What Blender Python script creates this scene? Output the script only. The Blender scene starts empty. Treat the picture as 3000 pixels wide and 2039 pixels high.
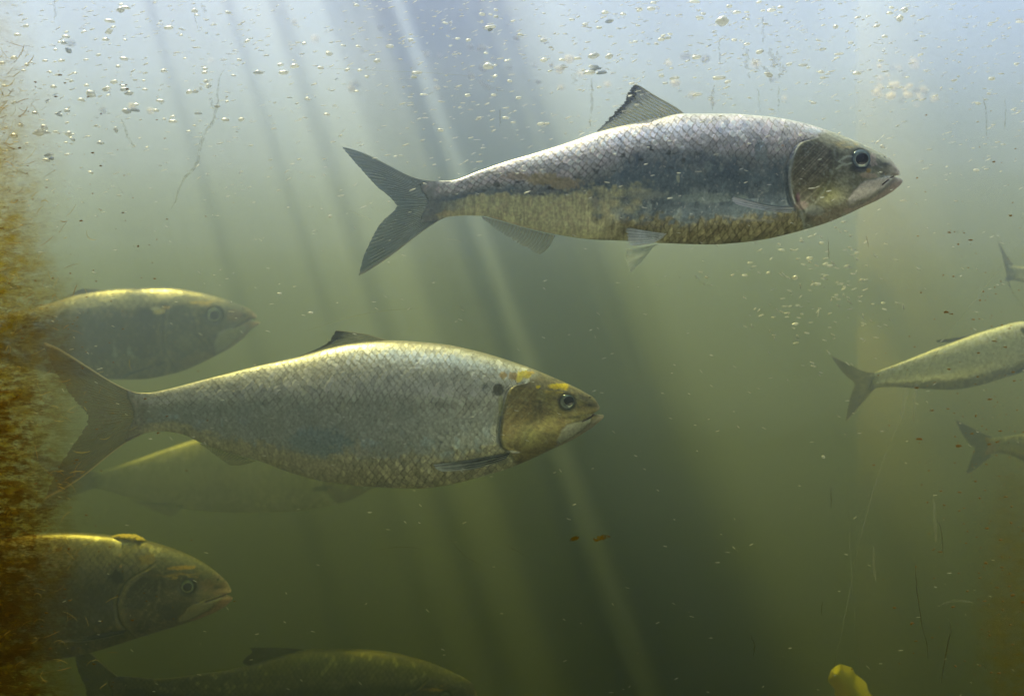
import bpy, math, random
import numpy as np
from mathutils import Vector
S = bpy.context.scene; C = S.collection
random.seed(7); RNG = np.random.RandomState(7)

# ---------------------------------------------------------------- camera, sky, sun, exposure
cam = bpy.data.objects.new('camera', bpy.data.cameras.new('camera')); C.objects.link(cam)
cam.location = (0, 0, 0); cam.rotation_euler = (math.radians(90), 0, 0)
cam.data.lens = 35; cam.data.sensor_width = 36; cam.data.clip_start = .05; cam.data.clip_end = 500
cam.data.dof.use_dof = True; cam.data.dof.focus_distance = .845; cam.data.dof.aperture_fstop = 2.6
S.camera = cam
SUN = Vector((-.36, .22, 1.0)).normalized()
w = bpy.data.worlds.new('World'); S.world = w; w.use_nodes = True
wn = w.node_tree; sky = wn.nodes.new('ShaderNodeTexSky'); sky.sky_type = 'NISHITA'; sky.sun_disc = False
sky.sun_elevation = math.asin(SUN.z); sky.sun_rotation = math.atan2(SUN.x, SUN.y)
wn.links.new(sky.outputs[0], wn.nodes['Background'].inputs[0]); wn.nodes['Background'].inputs[1].default_value = .15
sl = bpy.data.lights.new('sun', 'SUN'); sl.energy = 3.4; sl.angle = math.radians(1.4); sl.color = (1, .97, .92)
so = bpy.data.objects.new('sun', sl); C.objects.link(so); so.rotation_euler = SUN.to_track_quat('Z', 'Y').to_euler()
so.location = (0, 3, 8)
S.view_settings.view_transform = 'Standard'; S.view_settings.look = 'None'; S.view_settings.gamma = 1
S.view_settings.exposure = 2.02
S.cycles.volume_bounces = 2; S.cycles.max_bounces = 8; S.cycles.transparent_max_bounces = 32
S.cycles.caustics_reflective = False; S.cycles.caustics_refractive = False

FP = 2916.667
def W(px, py, Y):                                   # a point at distance Y whose bearing is given in photograph pixels
    return Vector(((px - 1500) / FP * Y, Y, (1019.5 - py) / FP * Y))

# ---------------------------------------------------------------- helpers
def tag(o, label=None, cat=None, group=None, kind=None):
    if label: o['label'] = label
    if cat: o['category'] = cat
    if group: o['group'] = group
    if kind: o['kind'] = kind
    return o
def empty(name, loc=(0, 0, 0)):
    o = bpy.data.objects.new(name, None); C.objects.link(o); o.location = loc; o.empty_display_size = .02; return o
def link(name, me, m=None, parent=None, smooth=True):
    if m: me.materials.append(m)
    if smooth: me.polygons.foreach_set('use_smooth', np.ones(len(me.polygons), dtype=bool))
    o = bpy.data.objects.new(name, me); C.objects.link(o)
    if parent is not None:
        o.parent = parent; o.matrix_parent_inverse = parent_inv(parent)
    return o
def parent_inv(p):
    from mathutils import Matrix
    M = Matrix.Translation(p.location)
    q = p.parent
    while q is not None:
        q = q.parent
    return M.inverted() if p.type == 'EMPTY' else Matrix.Identity(4)
def npmesh(name, V, F):
    me = bpy.data.meshes.new(name); V = np.asarray(V, dtype=np.float32); F = np.asarray(F, dtype=np.int32)
    me.vertices.add(len(V)); me.vertices.foreach_set('co', V.ravel())
    n = F.shape[1]; me.loops.add(F.size); me.loops.foreach_set('vertex_index', F.ravel())
    me.polygons.add(len(F)); me.polygons.foreach_set('loop_start', np.arange(0, F.size, n, dtype=np.int32))
    me.polygons.foreach_set('loop_total', np.full(len(F), n, dtype=np.int32))
    me.update(calc_edges=True); me.validate(); return me
def setcol(me, name, rgb):
    a = me.color_attributes.new(name, 'FLOAT_COLOR', 'POINT')
    c = np.ones((len(rgb), 4), dtype=np.float32); c[:, :rgb.shape[1]] = rgb
    a.data.foreach_set('color', c.ravel())
def setval(me, name, v):
    a = me.attributes.new(name, 'FLOAT', 'POINT'); a.data.foreach_set('value', np.asarray(v, dtype=np.float32).ravel())
def gridfaces(nu, nv, wrap=False):
    i = np.arange(nu - 1)[:, None]; j = np.arange(nv if wrap else nv - 1)[None, :]
    a = i * nv + j; b = (i + 1) * nv + j; jn = (j + 1) % nv
    c = (i + 1) * nv + jn; d = i * nv + jn
    return np.stack([a + 0 * j, b + 0 * j, c + 0 * i, d + 0 * i], -1).reshape(-1, 4)
def box(name, x0, x1, y0, y1, z0, z1, m, parent=None):
    v = [(x, y, z) for x in (x0, x1) for y in (y0, y1) for z in (z0, z1)]
    f = [(0, 1, 3, 2), (4, 6, 7, 5), (0, 4, 5, 1), (2, 3, 7, 6), (0, 2, 6, 4), (1, 5, 7, 3)]
    return link(name, npmesh(name, v, f), m, parent, smooth=False)

# value noise
def _h(i, j, s):
    n = (i.astype(np.int64) * 374761393 + j.astype(np.int64) * 668265263 + s * 1442695041) & 0x7fffffff
    n = (n ^ (n >> 13)) * 1274126177 & 0x7fffffff
    return ((n ^ (n >> 16)) & 0xffff) / 65535.0
def noise(x, y, s=0):
    xi = np.floor(x); yi = np.floor(y); fx = x - xi; fy = y - yi
    fx = fx * fx * (3 - 2 * fx); fy = fy * fy * (3 - 2 * fy)
    a = _h(xi, yi, s); b = _h(xi + 1, yi, s); c = _h(xi, yi + 1, s); d = _h(xi + 1, yi + 1, s)
    return (a * (1 - fx) + b * fx) * (1 - fy) + (c * (1 - fx) + d * fx) * fy
def fbm(x, y, s=0, n=4):
    r = 0; a = .5; t = 0
    for k in range(n):
        r = r + a * noise(x * 2 ** k + 17 * k, y * 2 ** k + 31 * k, s + k); t += a; a *= .5
    return r / t
def sst(a, b, x):
    t = np.clip((x - a) / (b - a), 0, 1); return t * t * (3 - 2 * t)
def interp(pts, x):
    """smooth (monotone cubic) curve through pts"""
    p = np.array(sorted(pts), dtype=float); X = p[:, 0]; Y = p[:, 1]
    h = np.diff(X); d = np.diff(Y) / h; m = np.zeros(len(X)); m[0] = d[0]; m[-1] = d[-1]
    for i in range(1, len(X) - 1):
        m[i] = 0 if d[i - 1] * d[i] <= 0 else (h[i - 1] + h[i]) * 2 * 1.0 / ((h[i - 1] + 2 * h[i]) / d[i] * 1.0 + (2 * h[i - 1] + h[i]) / d[i - 1]) * 1.5
    x = np.asarray(x, dtype=float); xc = np.clip(x, X[0], X[-1])
    k = np.clip(np.searchsorted(X, xc, side='right') - 1, 0, len(X) - 2)
    t = (xc - X[k]) / h[k]; H = h[k]
    y = (2 * t ** 3 - 3 * t ** 2 + 1) * Y[k] + (t ** 3 - 2 * t ** 2 + t) * H * m[k] + (-2 * t ** 3 + 3 * t ** 2) * Y[k + 1] + (t ** 3 - t ** 2) * H * m[k + 1]
    return y + np.where(x < X[0], (x - X[0]) * m[0], 0) + np.where(x > X[-1], (x - X[-1]) * m[-1], 0)
def poly(pts, n):
    """n points evenly along a smoothed polyline"""
    p = np.array(pts, dtype=float)
    for _ in range(2 if len(p) > 2 else 0):
        q = np.empty((2 * len(p) - 2, 2)); q[0::2] = .75 * p[:-1] + .25 * p[1:]; q[1::2] = .25 * p[:-1] + .75 * p[1:]
        p = np.vstack([p[:1], q, p[-1:]])
    L = np.r_[0, np.cumsum(np.hypot(*np.diff(p, axis=0).T))]
    t = np.linspace(0, L[-1], n)
    return np.stack([np.interp(t, L, p[:, 0]), np.interp(t, L, p[:, 1])], -1)
def segdist(x, y, pts):
    """distance to a polyline"""
    p = np.array(pts, dtype=float); d = np.full(np.shape(x), 1e9)
    for a, b in zip(p[:-1], p[1:]):
        v = b - a; t = np.clip(((x - a[0]) * v[0] + (y - a[1]) * v[1]) / max(v @ v, 1e-9), 0, 1)
        d = np.minimum(d, np.hypot(x - a[0] - t * v[0], y - a[1] - t * v[1]))
    return d
def inpoly(x, y, pts):
    r = np.zeros(np.shape(x), bool); n = len(pts)
    for i in range(n):
        x0, y0 = pts[i]; x1, y1 = pts[(i + 1) % n]
        if y0 == y1: continue
        c = ((y0 > y) != (y1 > y)) & (x < (x1 - x0) * (y - y0) / (y1 - y0) + x0); r ^= c
    return r
def polymask(x, y, pts, soft):
    s = np.where(inpoly(x, y, pts), 1, -1); d = segdist(x, y, list(pts) + [pts[0]])
    return sst(-soft, soft, s * d)

# ---------------------------------------------------------------- materials
def newmat(name):
    m = bpy.data.materials.new(name); m.use_nodes = True; return m, m.node_tree, m.node_tree.nodes['Principled BSDF']
def noisy(name, c1, c2, scale=8, rough=.85, metal=0, detail=6, bump=.3, dist=.002):
    m, t, p = newmat(name)
    tc = t.nodes.new('ShaderNodeTexCoord'); n = t.nodes.new('ShaderNodeTexNoise'); n.inputs['Scale'].default_value = scale; n.inputs['Detail'].default_value = detail
    r = t.nodes.new('ShaderNodeValToRGB'); r.color_ramp.elements[0].position = .35; r.color_ramp.elements[1].position = .65
    r.color_ramp.elements[0].color = (*c1, 1); r.color_ramp.elements[1].color = (*c2, 1)
    t.links.new(tc.outputs['Object'], n.inputs['Vector']); t.links.new(n.outputs['Fac'], r.inputs[0]); t.links.new(r.outputs[0], p.inputs['Base Color'])
    b = t.nodes.new('ShaderNodeBump'); b.inputs['Strength'].default_value = bump; b.inputs['Distance'].default_value = dist
    t.links.new(n.outputs['Fac'], b.inputs['Height']); t.links.new(b.outputs[0], p.inputs['Normal'])
    p.inputs['Roughness'].default_value = rough; p.inputs['Metallic'].default_value = metal; return m
M_CON = noisy('algae_stained_concrete', (.16, .15, .08), (.30, .27, .16), 6)
M_PIER = noisy('ochre_concrete', (.62, .52, .12), (.86, .76, .26), 9)
def pier_height(m):        # ochre turns grey towards the top, toned to blend with the haze
    t = m.node_tree; p = t.nodes['Principled BSDF']; src = p.inputs['Base Color'].links[0].from_socket; N = t.nodes.new; L = t.links.new
    tc = N('ShaderNodeTexCoord'); sx = N('ShaderNodeSeparateXYZ'); L(tc.outputs['Object'], sx.inputs[0]); nn = N('ShaderNodeTexNoise'); nn.inputs['Scale'].default_value = 5; L(tc.outputs['Object'], nn.inputs['Vector'])
    a = N('ShaderNodeMath'); a.operation = 'MULTIPLY_ADD'; a.inputs[1].default_value = .35; L(nn.outputs['Fac'], a.inputs[0]); L(sx.outputs[2], a.inputs[2])
    r = N('ShaderNodeMapRange'); r.inputs[1].default_value = .22; r.inputs[2].default_value = .50; L(a.outputs[0], r.inputs[0])
    mx = N('ShaderNodeMix'); mx.data_type = 'RGBA'; mx.inputs[7].default_value = (.42, .45, .40, 1); L(r.outputs[0], mx.inputs[0]); L(src, mx.inputs[6]); L(mx.outputs[2], p.inputs['Base Color'])
pier_height(M_PIER)
M_TAN = noisy('pale_plaster', (.60, .58, .47), (.66, .64, .53), 3)
M_DARK = noisy('gobo_dark', (.06, .055, .045), (.11, .10, .08), 20)

def fishmat(name, metal, rough):
    """skin: pigment and gloss come from the mesh's own attributes, fine mottling from noise"""
    m, t, p = newmat(name); L = t.links.new; N = t.nodes.new
    a = N('ShaderNodeVertexColor'); a.layer_name = 'pigment'
    g = N('ShaderNodeAttribute'); g.attribute_name = 'silver'
    tc = N('ShaderNodeTexCoord'); n = N('ShaderNodeTexNoise'); n.inputs['Scale'].default_value = 420; n.inputs['Detail'].default_value = 5
    L(tc.outputs['Object'], n.inputs['Vector'])
    mr = N('ShaderNodeMapRange'); mr.inputs[1].default_value = .3; mr.inputs[2].default_value = .7; mr.inputs[3].default_value = .78; mr.inputs[4].default_value = 1.22
    L(n.outputs['Fac'], mr.inputs[0])
    mx = N('ShaderNodeMix'); mx.data_type = 'RGBA'; mx.blend_type = 'MULTIPLY'; mx.inputs[0].default_value = 1
    L(a.outputs['Color'], mx.inputs[6]); L(mr.outputs[0], mx.inputs[7]); L(mx.outputs[2], p.inputs['Base Color'])
    mm = N('ShaderNodeMath'); mm.operation = 'MULTIPLY'; mm.inputs[1].default_value = metal; L(g.outputs['Fac'], mm.inputs[0]); L(mm.outputs[0], p.inputs['Metallic'])
    p.inputs['Roughness'].default_value = rough; p.inputs['Specular IOR Level'].default_value = .35
    b = N('ShaderNodeBump'); b.inputs['Strength'].default_value = .25; b.inputs['Distance'].default_value = .0006
    L(n.outputs['Fac'], b.inputs['Height']); L(b.outputs[0], p.inputs['Normal']); return m
M_FISH = fishmat('fish_skin', .75, .36)
def finmat():
    m, t, p = newmat('fin_membrane'); L = t.links.new; N = t.nodes.new
    a = N('ShaderNodeVertexColor'); a.layer_name = 'pigment'; o = N('ShaderNodeAttribute'); o.attribute_name = 'opacity'
    L(a.outputs['Color'], p.inputs['Base Color']); p.inputs['Roughness'].default_value = .4
    tl = N('ShaderNodeBsdfTranslucent'); L(a.outputs['Color'], tl.inputs['Color'])
    m1 = N('ShaderNodeMixShader'); m1.inputs[0].default_value = .4; L(p.outputs[0], m1.inputs[1]); L(tl.outputs[0], m1.inputs[2])
    tr = N('ShaderNodeBsdfTransparent'); m2 = N('ShaderNodeMixShader'); L(o.outputs['Fac'], m2.inputs[0]); L(tr.outputs[0], m2.inputs[1]); L(m1.outputs[0], m2.inputs[2])
    L(m2.outputs[0], t.nodes['Material Output'].inputs['Surface']); return m
M_FIN = finmat()
def plain(name, col, rough=.5, metal=0, coat=0):
    m, t, p = newmat(name); n = t.nodes.new('ShaderNodeTexNoise'); n.inputs['Scale'].default_value = 300
    tc = t.nodes.new('ShaderNodeTexCoord'); t.links.new(tc.outputs['Object'], n.inputs['Vector'])
    mx = t.nodes.new('ShaderNodeMix'); mx.data_type = 'RGBA'; mx.inputs[6].default_value = (*[c * .85 for c in col], 1); mx.inputs[7].default_value = (*[min(1, c * 1.12) for c in col], 1)
    t.links.new(n.outputs['Fac'], mx.inputs[0]); t.links.new(mx.outputs[2], p.inputs['Base Color'])
    p.inputs['Roughness'].default_value = rough; p.inputs['Metallic'].default_value = metal; p.inputs['Coat Weight'].default_value = coat; return m
M_PUPIL = plain('pupil_black', (.004, .006, .012), .15, 0, .6)
def airmat(name, col, rough=.3, met=.4, tr=.58):
    m, t, p = newmat(name); N = t.nodes.new; L = t.links.new
    n = N('ShaderNodeTexNoise'); n.inputs['Scale'].default_value = 3; tc = N('ShaderNodeTexCoord'); L(tc.outputs['Object'], n.inputs['Vector'])
    mx = N('ShaderNodeMix'); mx.data_type = 'RGBA'; mx.inputs[6].default_value = (*[c * .9 for c in col], 1); mx.inputs[7].default_value = (*col, 1); L(n.outputs['Fac'], mx.inputs[0])
    L(mx.outputs[2], p.inputs['Base Color']); p.inputs['Roughness'].default_value = rough; p.inputs['Metallic'].default_value = met
    tl = N('ShaderNodeBsdfTranslucent'); L(mx.outputs[2], tl.inputs[0]); ms = N('ShaderNodeMixShader'); ms.inputs[0].default_value = tr; L(p.outputs[0], ms.inputs[1]); L(tl.outputs[0], ms.inputs[2])
    L(ms.outputs[0], t.nodes['Material Output'].inputs['Surface']); return m
M_BUB = airmat('air_bubble_silver', (.95, .98, 1.0))
M_SPECK = airmat('pale_speck', (.97, .99, 1.0), .35, .45, .5)
M_FAR = airmat('distant_bubble', (1, .96, .86), .5, .1, .55)

# ---------------------------------------------------------------- the channel and the gallery in front of its window
box('channel_floor', -2.2, 2.2, .6, 2.41, -1.2, -.8, M_CON)['kind'] = 'structure'
tag(box('channel_wall', -2.2, 2.2, 2.41, 2.6, -1.19, 1.5, M_CON), 'dim algae-stained concrete wall closing the murky water at the back', 'wall')
tag(box('channel_wall', -2.0, -1.8, .81, 2.29, -.79, .72, M_CON), 'algae-stained concrete side wall of the channel beyond the brown algae crust', 'wall')
tag(box('channel_wall', 1.8, 2.0, .81, 2.29, -.79, .72, M_CON), 'algae-stained concrete side wall of the channel beyond the ochre pier', 'wall')
g = empty('viewing_gallery', (0, -1, -1.3)); tag(g, 'pale plastered gallery in front of the window, roof hatch added for fill light', 'room', kind='structure')
for a in ((-3, -.46, .72, .80, -1.2, 2.6), (.60, 3, .72, .80, -1.2, 2.6), (-.46, .60, .72, .80, -1.2, -.36), (-.46, .60, .72, .80, .60, 2.6)):
    box('window_wall', *a, M_CON, g)
box('floor', -3, 3, -3, .72, -.95, -.85, M_TAN, g)
for a in ((-3.1, -3, -3, .8, -.95, 2.6), (3, 3.1, -3, .8, -.95, 2.6), (-3, 3, -3.1, -3, -.95, 2.6)):
    box('wall', *a, M_TAN, g)
HX, HY0, HY1 = 1.0, -1.1, .45  # roof hatch, added to send fill light through the window
for a in ((-3, 3, -3, HY0), (-3, 3, HY1, .8), (-3, -HX, HY0, HY1), (HX, 3, HY0, HY1)):
    box('ceiling', *a, 2.6, 2.7, M_TAN, g)
gobo = empty('light_gobo', (0, 1.4, .78)); tag(gobo, 'unseen dark slats added over the channel to shape the sunbeams', 'light_blocker')  # unseen slats added above the water to cut the sun into shafts
def gobo_slat(x0, x1, y0, y1, z0, z1, slant):
    v = [(x + slant * (y - y0), y, z) for x in (x0, x1) for y in (y0, y1) for z in (z0, z1)]
    return link('gobo_bar', npmesh('gobo_bar', v, [(0, 1, 3, 2), (4, 6, 7, 5), (0, 4, 5, 1), (2, 3, 7, 6), (0, 2, 6, 4), (1, 5, 7, 3)]), M_DARK, gobo, smooth=False)
for b in ((-.80, -.765, 0), (-.66, -.645, .02), (-.56, -.55, 0), (.03, .045, 0), (.17, .20, 0), (.29, .31, .03)):      # single slats out of view, shading bands of the water
    gobo_slat(b[0], b[1], 1.18, 2.0, .78, .81, b[2])
for x0, x1, sl_ in ((-.566, -.560, -.24), (-.472, -.467, -.20), (-.424, -.408, -.14), (-.366, -.345, -.06)):   # short slats, slanted so the shafts fan out in view
    gobo_slat(x0, x1, 1.20, 1.50, .812, .83, sl_)
gobo_slat(-.330, -.205, 1.52, 2.0, .812, .842, .05)                                  # wide sun blocker, then slats whose gaps form the sunbeams
slots = ((-.312, .013), (-.274, .026), (-.249, .004), (-.224, .006), (-.196, .008))
ed = [-.334] + [e for c, w_ in slots for e in (c - w_ / 2, c + w_ / 2)] + [-.168]
for x0, x1 in list(zip(ed[0::2], ed[1::2])) + [(-.160, -.150), (-.136, -.130)]:
    gobo_slat(x0, x1, 1.10, 1.515, .78, .81, .0)
for x0, x1 in ((-.195, -.175), (-.160, -.145), (-.120, -.112)):
    gobo_slat(x0, x1, 1.52, 1.95, .78, .81, .06)

# water: murky, the blue scattered most and absorbed first
wm = bpy.data.materials.new('murky_water'); wm.use_nodes = True; n = wm.node_tree; n.nodes.remove(n.nodes['Principled BSDF'])
sc = n.nodes.new('ShaderNodeVolumeScatter'); ab = n.nodes.new('ShaderNodeVolumeAbsorption'); ad = n.nodes.new('ShaderNodeAddShader')
n.links.new(sc.outputs[0], ad.inputs[0]); n.links.new(ab.outputs[0], ad.inputs[1]); n.links.new(ad.outputs[0], n.nodes['Material Output'].inputs['Volume'])
sc.inputs['Color'].default_value = (.38, .495, .98, 1); sc.inputs['Density'].default_value = 2.4; sc.inputs['Anisotropy'].default_value = .1
ab.inputs['Color'].default_value = (.25, .295, .34, 1); ab.inputs['Density'].default_value = 1.1
wb = box('water', -1.9, 1.9, .8015, 2.4, -.9, .62, wm); wb['kind'] = 'structure'
# closed layers that only absorb, added to darken and yellow the lower water
sm = bpy.data.materials.new('absorbing_water'); sm.use_nodes = True; n = sm.node_tree; n.nodes.remove(n.nodes['Principled BSDF'])
ab2 = n.nodes.new('ShaderNodeVolumeAbsorption'); n.links.new(ab2.outputs[0], n.nodes['Material Output'].inputs['Volume'])
ab2.inputs['Color'].default_value = (.60, .64, .0, 1); ab2.inputs['Density'].default_value = .66
for i, zt in enumerate((.23, .15, .085, -.075, -.15, -.23)):
    box('absorbing_water', -1.88 + .004 * i, 1.88 - .004 * i, .8018 + .0001 * i, 2.39 - .004 * i, -.89 + .004 * i, zt, sm)['kind'] = 'structure'

# concrete pier at the side of the channel
def pier():
    prof = [(.575, 1.66)] + [(.775 - .20 * math.cos(a * math.pi / 32), 1.60 - .17 * math.sin(a * math.pi / 32)) for a in range(0, 17)] + [(1.7, 1.43), (1.71, 1.44), (1.71, 1.66)]
    V = [(x, y, z) for z in (-.795, .70) for x, y in prof]; n = len(prof)
    F = [(i, (i + 1) % n, n + (i + 1) % n, n + i) for i in range(n)]
    me = bpy.data.meshes.new('concrete_pier'); me.from_pydata(V, [], F + [tuple(range(n))[::-1], tuple(range(n, 2 * n))])
    return tag(link('concrete_pier', me, M_PIER, smooth=False), 'ochre stained concrete pier standing in the murky water behind the distant fish', 'pier')
pier()
# ---------------------------------------------------------------- fish
def bodymesh(sp, Y, nx, nv, off):
    """continuous body surface from a side outline (top, bottom, front) given in the fish's own pixel units; returns mesh"""
    th = np.linspace(0, math.pi, nv); v1 = (1 - np.cos(th)) / 2
    v1 = .35 * v1 + .65 * np.linspace(0, 1, nv) if nv > 90 else v1
    xe = interp(sp['front'], v1); xt = sp['tail_x']
    xtv = xt + sp['unit'] * (14 * (fbm(v1 * 9, v1 * 0, 5, 3) - .5) + 16 * np.sin(np.pi * v1) ** 2)
    s = np.linspace(0, 1, nx); s = s ** .92
    X = xtv[None, :] + (xe[None, :] - xtv[None, :]) * s[:, None]; Vv = np.broadcast_to(v1, X.shape)
    T = interp(sp['top'], X); B = interp(sp['bot'], X); Z = T + (B - T) * Vv; D = B - T
    L = sp['front_x'] - xt; f = (X - xt) / L
    wf = interp([(0, .16), (.06, .20), (.2, .30), (.45, .40), (.7, .44), (.82, .47), (.92, .50), (1.0, .52)], f) * sp.get('fat', 1)
    pr = np.where(Vv < .5, (np.clip(4 * Vv * (1 - Vv), 0, 1)) ** .52, (np.clip(4 * Vv * (1 - Vv), 0, 1)) ** .62)
    d = (xe[None, :] - X) / (.075 * L); rnd = np.sqrt(np.clip(1 - (1 - np.clip(d, 0, 1)) ** 2, 0, 1))
    dt = np.clip((X - xtv[None, :]) / (.07 * L), 0, 1); de = np.clip((X - xtv[None, :]) / (.006 * L), 0, 1); rt = (.42 + .58 * dt) * np.sqrt(np.clip(1 - (1 - de) ** 2, 0, 1))
    Wd = .5 * wf * D * pr * rnd * rt
    # details
    H, col, sil = sp['skin'](sp, X, Z, T, B)
    edge = np.clip(pr * 1.6, 0, 1) * rnd
    k = Y / FP
    yy = Wd + H * edge
    yy[:, 0] = 0; yy[:, -1] = 0; yy[0, :] = 0; yy[-1, :] = 0
    bend = sp.get('bend', 0) * L * (f - .6) ** 2
    P = lambda sgn: np.stack([(X - 1500) * k, Y + off + (bend - 0) * k + sgn * yy * k, (1019.5 - Z) * k], -1)
    near = P(-1); far = P(1)
    # ring: near side 0..nv-1, far side back nv-2..1
    ring = np.concatenate([near, far[:, -2:0:-1]], 1); cr = np.concatenate([col, col[:, -2:0:-1]], 1); sr = np.concatenate([sil, sil[:, -2:0:-1]], 1)
    nr = ring.shape[1]; F = gridfaces(nx, nr, wrap=True)
    me = npmesh('body', ring.reshape(-1, 3), F[:, ::-1])
    setcol(me, 'pigment', np.clip(cr.reshape(-1, 3), 0, 1)); setval(me, 'silver', sr.reshape(-1)); return me

def scales(X, Z, mid, cw, pitch):
    """shingled scales: height in [0,1], edge mask, per-scale random"""
    a = X / cw + (fbm(X / 90, Z / 60, 201, 2) - .5) * 1.1; b = (Z - mid) / pitch + (fbm(X / 80, Z / 70, 202, 2) - .5) * .8
    a = a + .10 * np.sin(b * 2.1 + a * .17); best = np.full(X.shape, -1e9); h = np.zeros(X.shape); e = np.zeros(X.shape); rnd = np.zeros(X.shape)
    for half in (0, .5):
        ia = np.floor(a - half); ib = np.round(b - half)
        for di in (-1, 0, 1, 2):
            for dj in (-1, 0, 1):
                ca = ia + di + half + .38; cb = ib + dj + half
                u = (a - ca) / .98; v = (b - cb) / .60; r = np.sqrt(u * u + np.abs(v) ** 1.9)
                ok = (r < 1) & (ca > best)
                best = np.where(ok, ca, best); h = np.where(ok, np.clip((ca - a) / .98 * .5 + .5, 0, 1), h)
                e = np.where(ok, sst(.80, .97, r) * (a < ca + .25), e); rnd = np.where(ok, _h(np.floor(ca * 2), np.floor(cb * 2), 5), rnd)
    return h, e, rnd
def mix(c, c2, m):
    return c * (1 - m[..., None]) + np.asarray(c2) * m[..., None]

def skin_common(sp, X, Z, T, B, q):
    """head anatomy shared by every fish: gill cover, preopercle, jaw bone, mouth, nostril, socket"""
    H = q['H']; col = q['col']; sil = q['sil']; u = sp['unit']
    xo = interp([(p[1], p[0]) for p in sp['gill']], Z); head = sst(-3 * u, 3 * u, X - xo)
    return head, xo

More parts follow.
